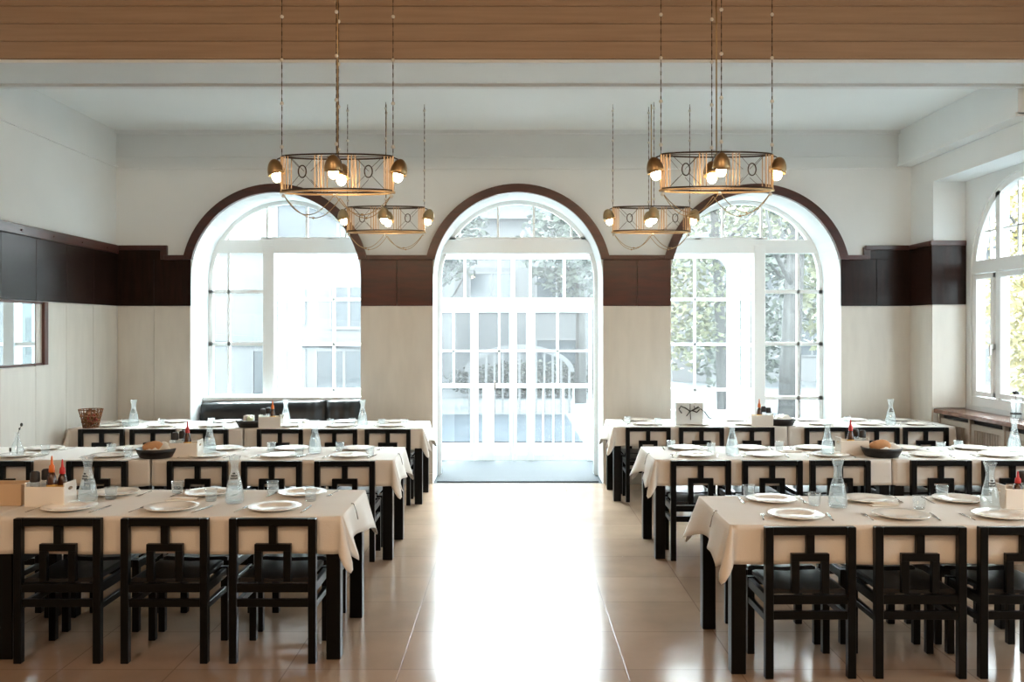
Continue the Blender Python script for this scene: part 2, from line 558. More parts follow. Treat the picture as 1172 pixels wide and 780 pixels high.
# ---- dark wood band and trims on the back wall
ZB0, ZB1, ZB2 = 2.09, 2.685, 2.80
L0, L1, C0, C1, R0, R1 = -3.79, -1.79, -.94, 1.06, 1.86, 3.86
def panels(mb, x0, x1, n, y, z0, z1, gap=.004, t=.02):
    wd = (x1 - x0) / n
    for i in range(n):
        mb.b2(x0 + i * wd + gap / 2, x0 + (i + 1) * wd - gap / 2, y - t, y, z0, z1, .0015)
mb = MB()
panels(mb, XL + .02, L0, 2, YB, ZB0, ZB1 - .05)
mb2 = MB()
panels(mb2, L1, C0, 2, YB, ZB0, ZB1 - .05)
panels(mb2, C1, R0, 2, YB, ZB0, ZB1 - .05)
struct(mb2, 'trim_lit_band_back', M['bandred'])  # middle pieces redder than the outer band: chandelier light put into the colour
panels(mb, R1, XR, 2, YB, ZB0, ZB1 - .05)
mb.b2(XL + .02, -4.08, YB - .02, YB, ZB1 - .05, ZB2 - .05, .001)
mb.b2(4.14, XR, YB - .02, YB, ZB1 - .05, ZB2 - .05, .001)
struct(mb, 'trim_dark_band_back', M['band'])
mb = MB()
mb.b2(XL + .02, -4.06, YB - .04, YB, ZB2 - .055, ZB2, .004).b2(-4.14, -4.06, YB - .035, YB, ZB1 - .05, ZB2 - .02, .003).b2(-4.10, L0 - .02, YB - .04, YB, ZB1 - .055, ZB1, .004)
mb.b2(L1 + .02, C0 - .02, YB - .04, YB, ZB1 - .055, ZB1, .004).b2(C1 + .02, R0 - .02, YB - .04, YB, ZB1 - .055, ZB1, .004)
mb.b2(R1 + .02, 4.16, YB - .04, YB, ZB1 - .055, ZB1, .004).b2(4.12, 4.20, YB - .035, YB, ZB1 - .05, ZB2 - .02, .003).b2(4.14, XR, YB - .04, YB, ZB2 - .055, ZB2, .004)
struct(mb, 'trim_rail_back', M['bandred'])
for k, (cx, r) in enumerate(ARCH):
    mb = MB()
    a0 = math.asin((ZB1 - .05 - ZS) / 1.1)
    inn, out_ = [], []
    for i in range(49):
        a = a0 + (PI - 2 * a0) * i / 48
        out_.append((cx + 1.10 * math.cos(a), ZS + 1.10 * math.sin(a)))
    b0 = math.asin((ZB1 - .05 - ZS) / 1.0)
    for i in range(49):
        a = b0 + (PI - 2 * b0) * i / 48
        inn.append((cx + 1.0 * math.cos(a), ZS + 1.0 * math.sin(a)))
    mb.prism([out_ + inn[::-1]], lambda u, v: (u, YB - .06, v), lambda u, v: (u, YB + .02, v))
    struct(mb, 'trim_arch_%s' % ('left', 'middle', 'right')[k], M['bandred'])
# ---- stone cladding
mb = MB()
panels(mb, XL + .02, L0, 2, YB, .12, ZB0 - .004)
panels(mb, L1, C0, 1, YB, .12, ZB0 - .004)
panels(mb, C1, R0, 1, YB, .12, ZB0 - .004)
panels(mb, R1, XR, 1, YB, .12, ZB0 - .004)
# left wall panels
wp = 0.605
y = YB - .02
pl = []
while y > YF:
    pl.append((y - wp, y)); y -= wp
mir0, mir1 = 8.99, 6.4          # mirror niche, z 1.46 to 2.09
ml = MB()
for (a, b) in pl:
    a = max(a, YF)
    if b <= mir0 + .01 and a >= mir1 - .3:
        ml.b2(XL, XL + .02, a + .003, b - .003, .12, 1.452, .0015)
    else:
        ml.b2(XL, XL + .02, a + .003, b - .003, .12, ZB0 - .004, .0015)
struct(mb, 'trim_stone_back', M['stone'])
struct(ml, 'trim_stone_left', M['stone'])
# right pier cladding
mb = MB().b2(XR - .02, XR, 10.08, YB - .02, .12, ZB0 - .004, .0015)
for (a, b) in bays[:1]:
    mb.b2(XR - .02, XW - .004, 10.06, 10.08, .94, ZB0 - .004, .0015)
for (a, b) in bays[1:]:
    mb.b2(XR - .02, XR, b, b + .55, .12, ZB0 - .004, .0015)
    mb.b2(XR, XW, b - .02, b, .94, ZB0 - .004, .0015)
struct(mb, 'trim_stone_right', M['stone'])
mb = MB().b2(XR - .025, XR, 10.08, YB - .02, ZB0, ZB2 - .05, .0015).b2(XR - .025, XW - .004, 10.055, 10.08, ZB0, ZB2 - .05, .0015)
for (a, b) in bays[1:]:
    mb.b2(XR - .025, XR, b, b + .55, ZB0, ZB2, .0015)
struct(mb, 'trim_dark_band_right', M['band'])
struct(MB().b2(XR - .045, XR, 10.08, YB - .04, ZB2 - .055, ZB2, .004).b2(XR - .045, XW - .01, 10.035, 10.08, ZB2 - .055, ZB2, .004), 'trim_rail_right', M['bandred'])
mb = MB()
for (a, b) in pl:
    mb.b2(XL, XL + .025, max(a, YF) + .003, b - .003, ZB0, 2.70, .0015)
struct(mb, 'trim_dark_band_left', M['band'])
mb = MB().b2(XL, XL + .045, YF, YB - .03, 2.70, 2.80, .005)
for i in range(24):
    mb.ball((XL + .047, 10.3 - i * .6, 2.745), .010, 8)
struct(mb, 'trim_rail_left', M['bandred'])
# baseboards
mb = MB()
for a, b in ((XL, L0), (L1, C0), (C1, R0), (R1, XR)):
    mb.b2(a, b, YB - .035, YB, 0, .12, .004)
struct(mb, 'baseboard_back', M['stone'])
struct(MB().b2(XL, XL + .035, YF, YB - .03, 0, .12, .004), 'baseboard_left', M['stone'])

# ---- mirror set in the left wall
e = tag(empty('wall_mirror', (XL, (mir0 + mir1) / 2, 1.46)), 'rectangular dark wood framed mirror on the left wall reflecting the arched windows', 'mirror')
hw = (mir0 - mir1) / 2
MB().b2(.006, .014, -hw + .05, hw - .07, .02, .60).build('mirror_glass', M['mirror'], e)
MB().b2(0, .05, hw - .07, hw, -.0, .622, .004).b2(0, .05, -hw, -hw + .05, 0, .622, .004).b2(0, .03, -hw, hw, 0, .022, .003).b2(0, .03, -hw, hw, .60, .622, .003).build('mirror_frame', M['mirrorframe'], e)

# ---- radiator cover and sill along the right wall
struct(MB().b2(4.69, XW, 7.905, 10.075, .885, .93, .006), 'trim_sill_right', M['sill'])
struct(MB().b2(4.69, XW, 5.175, 7.345, .885, .93, .006), 'trim_sill_right', M['sill'])
e = tag(empty('radiator_cover', (4.74, 6.0, 0)), 'beige slotted radiator cover running under the marble sill on the right', 'radiator cover')
yy = 10.05
first = True
ys = []
while yy > 7.93:
    ys.append(yy - 6.0); yy -= .66
for y in ys: MB().b2(-.01, .05, y - .03, y, 0, .884, .004).build('post', M['radpaint'], e)
for y in ys[:-1]:
    p = MB()
    y0, y1 = y - .66 + .004, y - .034
    p.b2(.005, .025, y0, y1, .04, .16, .002).b2(.005, .025, y0, y1, .775, .835, .002).b2(.005, .025, y0, y0 + .07, .16, .775).b2(.005, .025, y1 - .07, y1, .16, .775)
    k = 10
    wd = (y1 - y0 - .14) / k
    for i in range(k):
        p.b2(.008, .022, y0 + .07 + wd * (i + .5) - wd * .2, y0 + .07 + wd * (i + .5) + wd * .2, .16, .775)
    d = p.build('grille_panel', M['radpaint'], e)
    MB().ball((-.006, y0 + .035, .60), .012, 8).build('knob', M['pearl'], d)
MB().b2(.04, .06, ys[-1], ys[0] - .03, .02, .87).build('shade_sheet', M['darkvoid'], e)  # dark sheet standing in for the shade inside the cover

# ================================================================== WINDOWS AND PORCH
YA, YD = 11.25, 12.5
def bars_xz(mb, y, t, segs):
    for x0, x1, z0, z1 in segs:
        mb.b2(x0, x1, y - t / 2, y + t / 2, z0, z1, .004)
def muntins_arch(mb, cx, xs, z0, y, t=.035, w_=.028, R=.97):
    for x in xs:
        h = ZS + math.sqrt(max(0, R * R - (x - cx) ** 2))
        mb.b2(x - w_ / 2, x + w_ / 2, y - t / 2, y + t / 2, z0, h)
# plane A in each arch
def plane_a(idx, cx, xs, low, name):
    e = empty(name, (0, 0, 0)); e['kind'] = 'structure'
    fr = MB()
    o = [(cx + 1.06 * math.cos(PI * i / 40), ZS + 1.06 * math.sin(PI * i / 40)) for i in range(41)]
    i_ = [(cx + .95 * math.cos(PI * i / 40), ZS + .95 * math.sin(PI * i / 40)) for i in range(41)]
    o = [(cx + 1.06, 0)] + o + [(cx - 1.06, 0)]
    i_ = [(cx - .95, 0)] + i_[::-1] + [(cx + .95, 0)]
    fr.prism([o + i_], lambda u, v: (u, YA, v), lambda u, v: (u, YA + .07, v))
    fr.b2(cx - .98, cx + .98, YA - .01, YA + .09, 2.76, 2.93 if low != 'R' else 2.93, .004)
    muntins_arch(fr, cx, xs, 2.93, YA + .035)
    gl = MB().prism([[(cx + .96 * math.cos(a), 2.9 + (ZS + .96 * math.sin(a) - 2.9)) for a in [0.53 + (PI - 1.06) * i / 30 for i in range(31)]]],
                    lambda u, v: (u, YA + .03, v), lambda u, v: (u, YA + .036, v))
    gl.build('window_pane', M['pane'], e)
    if low == 'L':
        x0, x1 = cx - 1.0, -3.03
        for z in (2.28, 1.63):
            fr.b2(x0, x1, YA, YA + .06, z - .02, z + .025)
        fr.b2(x0, x1, YA - .01, YA + .08, .92, 1.0)
        fr.b2(-3.555, -3.525, YA, YA + .06, 1.0, 2.8)
        MB().b2(x0, x1, YA + .03, YA + .036, .96, 2.8).build('window_pane', M['pane'], e)
        MB().b2(x0, x1, YA, YA + .1, 0, .92).build('parapet', M['plaster'], e)
    if low == 'R':
        x0, x1 = 3.12, cx + 1.0
        for z in (2.28, 1.63, .96):
            fr.b2(x0, x1, YA, YA + .06, z - .02, z + .025)
        fr.b2(x0, x1, YA - .01, YA + .08, .64, .70)
        fr.b2(3.54, 3.57, YA, YA + .06, .7, 2.8)
        MB().b2(x0, x1, YA + .03, YA + .036, .68, 2.8).build('window_pane', M['pane'], e)
        MB().b2(x0, x1, YA, YA + .1, 0, .64).build('parapet', M['plaster'], e)
    fr.build('window_frame', M['frame'], e)
plane_a(1, -2.79, (-3.54, -3.06, -2.57, -2.08), 'L', 'window_1')
plane_a(2, .06, (-.665, -.185, .26, .73), 'C', 'window_2')
plane_a(3, 2.86, (2.14, 2.62, 3.10, 3.55), 'R', 'window_3')
# porch: glass box outside the wall, X -3.05 .. 3.08
PX0, PX1 = -3.04, 3.07
struct(MB().b2(-3.4, 3.5, YB + .003, YD + .5, -.12, 0.0), 'floor_porch', M['ground'])
mb = MB().b2(PX0 - .1, PX1 + .1, YB + TH, YB + TH + .08, 2.86, 2.96).b2(PX0 - .1, PX1 + .1, YD - .02, YD + .15, 2.86, 2.96)
for i in range(9):
    x = PX0 + (PX1 - PX0) * i / 8
    mb.b2(x - .03, x + .03, YB + TH, YD + .1, 2.87, 2.95)
struct(mb, 'trim_porch_roof', M['frame'])
tag(MB().b2(PX0, PX1, YB + TH, YD + .1, 2.91, 2.916).build('window_15', M['pane']), kind='structure')
# side walls of the porch with arched heads
def porch_side(x, name):
    e = empty(name, (0, 0, 0)); e['kind'] = 'structure'
    y0, y1 = YB + TH, YD + .05
    o = [(y0, 0), (y1, 0), (y1, 2.86), (y0, 2.86)]
    def win(a, b, z0, z1, r=.14):
        pts = [(a, z0), (b, z0)]
        for i in range(7):
            t = PI / 2 * i / 6
            pts.append((b - r + r * math.cos(t), z1 - r + r * math.sin(t)))
        for i in range(7):
            t = PI / 2 + PI / 2 * i / 6
            pts.append((a + r + r * math.cos(t), z1 - r + r * math.sin(t)))
        return pts[::-1]
    hs = [win(y0 + .13, (y0 + y1) / 2 - .03, 1.04, 2.76), win((y0 + y1) / 2 + .03, y1 - .13, 1.04, 2.76)]
    fr = MB().prism([o] + hs, lambda u, v: (x - .05, u, v), lambda u, v: (x + .05, u, v))
    for z in (1.61, 2.23): fr.b2(x - .03, x + .03, y0, y1, z - .018, z + .018)
    fr.b2(x - .07, x + .07, YA - .02, YA + .12, 0, 2.86, .005)
    fr.build('window_frame', M['frame'], e)
    MB().b2(x - .003, x + .003, y0, y1, 1.0, 2.8).build('window_pane', M['pane'], e)
porch_side(PX0, 'window_12')
porch_side(PX1, 'window_13')
# front of the porch
e = empty('window_14', (0, 0, 0)); e['kind'] = 'structure'
fr = MB()
def rwin(a, b, z0, z1, r=.14):
    pts = [(a, z0), (b, z0)]
    for i in range(7):
        t = PI / 2 * i / 6; pts.append((b - r + r * math.cos(t), z1 - r + r * math.sin(t)))
    for i in range(7):
        t = PI / 2 + PI / 2 * i / 6; pts.append((a + r + r * math.cos(t), z1 - r + r * math.sin(t)))
    return pts[::-1]
o = [(PX0, 0), (PX1, 0), (PX1, 2.86), (PX0, 2.86)]
hs = [rwin(-2.94, -1.24, .95, 2.80, .2), rwin(1.24, 2.97, .70, 2.80, .2)]
fr.prism([[(PX0, 0), (-1.10, 0), (-1.10, 2.86), (PX0, 2.86)], hs[0]], lambda u, v: (u, YD, v), lambda u, v: (u, YD + .06, v))
fr.prism([[(1.12, 0), (PX1, 0), (PX1, 2.86), (1.12, 2.86)], hs[1]], lambda u, v: (u, YD, v), lambda u, v: (u, YD + .06, v))
for xx in (-2.48, -1.95): fr.b2(xx - .015, xx + .015, YD, YD + .05, .95, 2.8)
for xx in (2.52, 1.9): fr.b2(xx - .015, xx + .015, YD, YD + .05, .7, 2.8)
for s_ in ((-2.94, -1.24), (1.24, 2.97)):
    for z in (1.61, 2.23): fr.b2(s_[0], s_[1], YD, YD + .05, z - .02, z + .02)
    fr.b2(s_[0], s_[1], YD, YD + .05, .96, 1.0)
# middle part above the doors
fr.b2(-1.10, 1.12, YD - .01, YD + .08, 2.10, 2.25, .004).b2(-1.10, 1.12, YD, YD + .07, 2.79, 2.87, .004)
for xx in (-.665, -.19, .24, .71): fr.b2(xx - .018, xx + .018, YD, YD + .05, 2.25, 2.8)
fr.b2(-.03, .03, YD - .005, YD + .065, 2.25, 2.8)
fr.build('window_frame', M['frame'], e)
MB().b2(PX0, PX1, YD + .024, YD + .03, 2.2, 2.84).build('window_pane', M['pane'], e)
MB().b2(PX0, -1.1, YD + .024, YD + .03, .9, 2.21).build('window_pane', M['pane'], e)
MB().b2(1.12, PX1, YD + .024, YD + .03, .68, 2.21).build('window_pane', M['pane'], e)
# doors: glazed leaves and side lights
def door_leaf(name, x0, x1, xs, vs_low, stile=.05, open_=False):
    e = empty(name, (0, 0, 0)); e['kind'] = 'structure'
    fr = MB()
    fr.b2(x0, x0 + stile, YD, YD + .055, 0, 2.10, .004).b2(x1 - stile, x1, YD, YD + .055, 0, 2.10, .004)
    for z0, z1 in ((.0, .09), (1.0, 1.06), (2.05, 2.10)): fr.b2(x0, x1, YD + .002, YD + .053, z0, z1, .003)
    fr.b2(x0, x1, YD + .01, YD + .045, 1.50, 1.53)
    for xx in xs: fr.b2(xx - .016, xx + .016, YD + .01, YD + .045, 1.05, 2.06)
    for xx in vs_low: fr.b2(xx - .014, xx + .014, YD + .01, YD + .045, .09, 1.0)
    d = fr.build('door_frame', M['frame'], e)
    MB().b2(x0 + .02, x1 - .02, YD + .024, YD + .03, .05, 2.07).build('door_pane', M['pane'], e)
    return e
door_leaf('door_1', -1.09, -.54, (-.82,), ())
door_leaf('door_2', -.53, .0, (-.19,), ())
door_leaf('door_3', .005, .25, (.2,), ())
door_leaf('door_4', .255, 1.10, (.62,), (.42, .56, .70, .84))
struct(MB().b2(-.42, -.26, YD - .03, YD + .02, 0, 1.03, .006).b2(.19, .29, YD - .03, YD + .02, 0, 1.03, .006), 'trim_door_posts', M['frame'])
h = tag(MB().b2(-.26, -.235, YD - .06, YD - .03, .98, 1.1, .004).build('door_handle', M['steel']), kind='structure')
tag(MB().b2(-.9, 1.02, 10.70, 12.42, .001, .016, .004).build('entrance_mat', M['mat']), 'grey doormat filling the porch floor inside the middle arch', 'doormat')

# black upholstered bench in the left arch
e = tag(empty('padded_bench', (-2.79, 10.95, 0)), 'black leather bench back standing in the left arch below the window', 'bench')
pts = []
mb = MB()
nseg = 40
rows = [(-.10, .42), (-.13, .60), (-.14, .80), (-.10, .925), (-.04, .95), (.05, .93), (.06, .40)]
g = []
for i in range(nseg + 1):
    x = -.96 + 1.92 * i / nseg
    fold = .0
    if i > 27: fold = .03 * math.sin((i - 27) * 1.3)
    if i in (30, 31): fold -= .04
    g.append([mb.bm.verts.new((x, yv - fold * (1 if r < 4 else .2) - .015 * math.cos(x * 3), zv + .02 * (x / .96))) for r, (yv, zv) in enumerate(rows)])
for A, B in zip(g, g[1:]):
    for j in range(len(rows)):
        k = (j + 1) % len(rows)
        f = mb.bm.faces.new([A[j], A[k], B[k], B[j]]); f.smooth = True
mb.bm.faces.new(g[0]); mb.bm.faces.new(g[-1][::-1])
mb.build('backrest', M['leather'], e)
MB().b2(-.96, .96, -.27, -.14, .34, .46, .02).build('seat', M['leather'], e)
for x in (-.9, .9):
    MB().b2(x - .03, x + .03, -.24, -.18, 0, .35, .004).build('leg', M['black'], e)
    MB().b2(x - .03, x + .03, -.02, .04, 0, .42, .004).build('leg', M['black'], e)
# shallow sill behind the bench
struct(MB().b2(-3.79, -1.79, 11.03, 11.25, .94, .985, .005).b2(-3.79, -1.79, 11.10, 11.24, 0, .94), 'trim_sill_left', M['frame'])

# ================================================================== OUTSIDE
struct(MB().b2(-60, 60, 13.0, 120, -.25, -.12).b2(3.5, 60, -20, 13.0, -.25, -.12).b2(-60, -3.4, 10.9, 13.0, -.25, -.12), 'ground', M['ground'])
struct(MB().b2(-3.0, 1.2, 15.5, 20.5, -.12, -.10), 'ground_road', M['road'])

def building(loc, wd, dp, ht, label, facade, wins, roof=True):
    e = tag(empty('building', loc), label, 'building', 'houses across the street')
    MB().b2(-wd / 2, wd / 2, 0, dp, 0, ht).build('wall', facade, e)
    for (x0, x1, z0, z1) in wins:
        f = MB()
        f.b2(x0 - .06, x1 + .06, -.05, .02, z0 - .06, z0).b2(x0 - .06, x1 + .06, -.05, .02, z1, z1 + .06).b2(x0 - .06, x0, -.05, .02, z0, z1).b2(x1, x1 + .06, -.05, .02, z0, z1)
        f.b2((x0 + x1) / 2 - .03, (x0 + x1) / 2 + .03, -.04, .02, z0, z1)
        f = f.build('window', M['facade'], e)
        MB().b2(x0, x1, -.015, .02, z0, z1).build('pane', M['winglass'], f)
    if roof:
        MB().prism([[(-wd / 2 - .3, ht), (wd / 2 + .3, ht), (wd / 2 - .6, ht + 1.4), (-wd / 2 + .6, ht + 1.4)]], lambda u, v: (u, -.3, v), lambda u, v: (u, dp + .3, v)).build('roof', M['roofw'], e)
    return e
b = building((-6.6, 18.5, -.12), 8.4, 6, 5.2, 'white house behind the left arch with low dark ground floor windows', M['facade'],
         [(-2.2, -1.2, .3, 1.5), (-.9, .4, .3, 1.5), (1.3, 2.3, .3, 1.5), (2.6, 3.7, .3, 1.5), (-2.0, -1.2, 2.0, 2.6), (-.6, .4, 2.0, 2.7), (1.6, 2.3, 2.1, 2.7), (2.9, 3.6, 2.0, 2.8), (-1.0, .2, 3.7, 4.8), (1.8, 3.0, 3.7, 4.8)])
MB().prism([[(-2.4, 1.85), (4.1, 1.55), (4.1, 1.68), (-2.4, 1.98)]], lambda u, v: (u, -.12, v), lambda u, v: (u, 0, v)).build('ledge', M['roofw'], b)
building((-.2, 30, -.12), 8.6, 6, 5.6, 'pale house seen straight through the middle arch far behind', M['facadeb'],
         [(-3.4, -2.2, 2.6, 3.8), (-1.2, .2, 2.6, 3.8), (1.0, 2.3, 2.6, 3.8), (-3.4, -2.2, .5, 1.6), (1.0, 2.3, .5, 1.6)])
building((12, 34, -.12), 12, 6, 5.0, 'low white house behind the trees of the right arch', M['facade'],
         [(-4.5, -3, 1, 2.4), (-1.5, 0, 1, 2.4), (1.5, 3, 1, 2.4), (-3.5, -2, 3.2, 4.4), (.5, 2, 3.2, 4.4)])
# white arched garden gate and hedge straight ahead
e = tag(empty('garden_arch', (.15, 20.8, -.1)), 'low white arched footbridge rail seen through the porch doors', 'bridge')
o_ = [(1.15 * math.cos(PI * i / 24) * 1.1, .95 + .62 * math.sin(PI * i / 24)) for i in range(25)]
i2 = [(1.15 * math.cos(PI * i / 24), .95 + .50 * math.sin(PI * i / 24)) for i in range(25)]
MB().prism([o_ + i2[::-1]], lambda u, v: (u, -.05, v), lambda u, v: (u, .05, v)).build('arched_rail', M['facade'], e)
mb = MB()
for i in range(13):
    x = -1.15 + 2.3 * i / 12
    mb.b2(x - .025, x + .025, -.03, .03, 0, .93 + .55 * math.sqrt(max(0, 1 - (x / 1.2) ** 2)))
mb.build('balusters', M['facade'], e)

def leaves(mb, c, r, n, size, rnd):
    for _ in range(n):
        while True:
            v = Vector((rnd.uniform(-1, 1), rnd.uniform(-1, 1), rnd.uniform(-1, 1)))
            if .25 < v.length < 1: break
        v *= 0.55 + .45 * rnd.random() ** .3
        p = Vector(c) + Vector((v.x * r[0], v.y * r[1], v.z * r[2]))
        a = Vector((rnd.uniform(-1, 1), rnd.uniform(-1, 1), rnd.uniform(-.6, .6))).normalized()
        b = a.cross(Vector((rnd.uniform(-1, 1), rnd.uniform(-1, 1), rnd.uniform(-1, 1)))).normalized()
        s_ = size * rnd.uniform(.6, 1.3)
        vs = [mb.bm.verts.new(p + a * s_), mb.bm.verts.new(p + b * s_ * .55), mb.bm.verts.new(p - a * s_), mb.bm.verts.new(p - b * s_ * .55)]
        mb.bm.faces.new(vs)
def tree(loc, h, tr, crown, label, m, n=2600, size=.11, seed=1, lean=0.0):
    rnd = random.Random(seed)
    e = tag(empty('tree', loc), label, 'tree', 'trees outside the windows')
    mb = MB()
    mb.tube([(0, 0, 0), (lean * .3, 0, h * .35), (lean, .05, h * .8), (lean * 1.2, .1, h)], [tr * 1.2, tr, tr * .7, tr * .3], 10)
    for k in range(6):
        a = rnd.uniform(0, 2 * PI); z = h * rnd.uniform(.4, .8)
        mb.tube([(lean * z / h, 0, z), (lean * z / h + math.cos(a) * .7, math.sin(a) * .7, z + .6), (lean + math.cos(a) * 1.3, math.sin(a) * 1.3, z + 1.4)], [tr * .35, tr * .22, tr * .1], 6)
    mb.build('trunk', M['trunk'], e)
    mb = MB()
    for (c, r, f) in crown:
        leaves(mb, c, r, int(n * f), size, rnd)
    mb.build('foliage', m, e, fix=False)
tree((4.75, 15.6, -.12), 6.2, .17, [((.3, 0, 4.6), (1.7, 1.4, 1.3), .5), ((.9, .4, 2.6), (.7, .6, 1.2), .3), ((-1.4, .2, 5.0), (1.2, 1.0, .9), .3)],
     'grey-trunked tree standing closest behind the right arch', M['leaf'], 3000, .08, 3, .25)
tree((4.1, 17.6, -.12), 6.0, .10, [((-.9, 0, 2.6), (1.2, .8, 1.6), .6), ((.2, .2, 4.6), (1.5, 1.2, 1.2), .4)],
     'slim tree with loose yellow-green leaves left of the grey trunk', M['leaf'], 3600, .07, 5, -.2)
tree((6.6, 21.5, -.12), 6.0, .16, [((0, 0, 3.8), (2.2, 1.5, 2.0), .6), ((-1.2, .2, 1.6), (1.6, 1, 1.2), .4)],
     'bushy tree behind the grey trunk in the right arch', M['leafg'], 3600, .10, 6)
tree((1.8, 24, -.12), 5.2, .13, [((0, 0, 4.2), (1.8, 1.3, 1.6), 1)], 'round tree behind the right side of the middle arch', M['leafg'], 2200, .12, 8)
tree((-2.2, 26, -.12), 5.5, .13, [((0, 0, 4.6), (1.6, 1.3, 1.5), 1)], 'round tree behind the left side of the middle arch', M['leafg'], 2000, .12, 9)
# greenery beyond the right-hand wall windows
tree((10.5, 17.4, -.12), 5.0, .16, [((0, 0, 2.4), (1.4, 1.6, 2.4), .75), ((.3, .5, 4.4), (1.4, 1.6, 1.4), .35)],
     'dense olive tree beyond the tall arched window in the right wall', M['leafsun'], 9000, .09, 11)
tree((9.6, 8.0, -.12), 5.4, .16, [((0, 0, 3.2), (1.7, 2.0, 2.4), 1)], 'grey-green tree further along beyond the right wall windows', M['leafg'], 4000, .11, 12)
mb = MB()
rnd = random.Random(4)
leaves(mb, (0, 0, .45), (2.6, .5, .62), 3500, .07, rnd)
hd = tag(mb.build('hedge', M['hedge'], None, (.5, 26.0, -.1), fix=False), 'dark clipped hedge behind the white arched rail', 'hedge')

# ================================================================== FURNITURE
TZ = 0.782                     # table top height under the cloth
def make_chair():
    r = empty('dining_chair', (0, 0, 0))
    bm_ = M['black']
    W, T = .235, .042
    for sx in (-1, 1):
        MB().b2(sx * W, sx * (W - T), -.02, .022, 0, .784, .003).build('leg', bm_, r)           # rear leg running up as back post
        MB().b2(sx * (W - .005), sx * (W - T - .003), .345, .385, 0, .43, .003).build('leg', bm_, r)
        MB().b2(sx * (W - .008), sx * (W - T + .006), .022, .345, .375, .425, .002).build('seat_rail', bm_, r)
        MB().b2(sx * (W - .008), sx * (W - T + .008), .022, .345, .285, .32, .002).build('stretcher', bm_, r)
    MB().b2(-W + T, W - T, -.016, .018, .742, .784, .003).build('top_rail', bm_, r)
    MB().b2(-.021, .021, -.014, .016, .644, .743, .002).build('centre_slat', bm_, r)
    MB().b2(-.098, .098, -.014, .016, .606, .646, .002).b2(-.098, -.058, -.014, .016, .44, .607, .002).b2(.058, .098, -.014, .016, .44, .607, .002).build('back_bracket', bm_, r)
    MB().b2(-W + T, W - T, -.012, .014, .305, .347, .002).build('stretcher', bm_, r)
    MB().b2(-W + T, W - T, -.014, .016, .385, .43, .002).build('seat_rail', bm_, r)
    MB().b2(-W + T, W - T, .352, .38, .385, .43, .002).build('seat_rail', bm_, r)
    s_ = MB()
    prof = [(-W + T + .002, .432), (W - T - .002, .432), (W - T - .002, .452), (W - T - .02, .458), (0, .450), (-W + T + .02, .458), (-W + T + .002, .452)]
    s_.prism([prof], lambda u, v: (u, .016, v), lambda u, v: (u, .398, v))
    s_.build('seat', M['seat'], r)
    return r
chairP = Proto(make_chair)

def make_table(x0, x1, y0, y1, label):
    cx, cy = (x0 + x1) / 2, (y0 + y1) / 2
    e = tag(empty('dining_table', (cx, cy, 0)), label, 'table', 'long dining tables')
    hx, hy = (x1 - x0) / 2 - .004, (y1 - y0) / 2 - .004
    MB().b2(-hx, hx, -hy, hy, TZ - .04, TZ, .003).build('tabletop', M['black'], e)
    MB().b2(-hx + .05, hx - .05, -hy + .03, -hy + .05, TZ - .11, TZ - .04).b2(-hx + .05, hx - .05, hy - .05, hy - .03, TZ - .11, TZ - .04).b2(-hx + .03, -hx + .05, -hy + .03, hy - .03, TZ - .11, TZ - .04).b2(hx - .05, hx - .03, -hy + .03, hy - .03, TZ - .11, TZ - .04).build('apron', M['black'], e)
    for sx in (-1, 1):
        for sy in (-1, 1):
            MB().b2(sx * hx, sx * (hx - .078), sy * hy, sy * (hy - .078), 0, TZ - .04, .004).build('leg', M['black'], e)
    return e

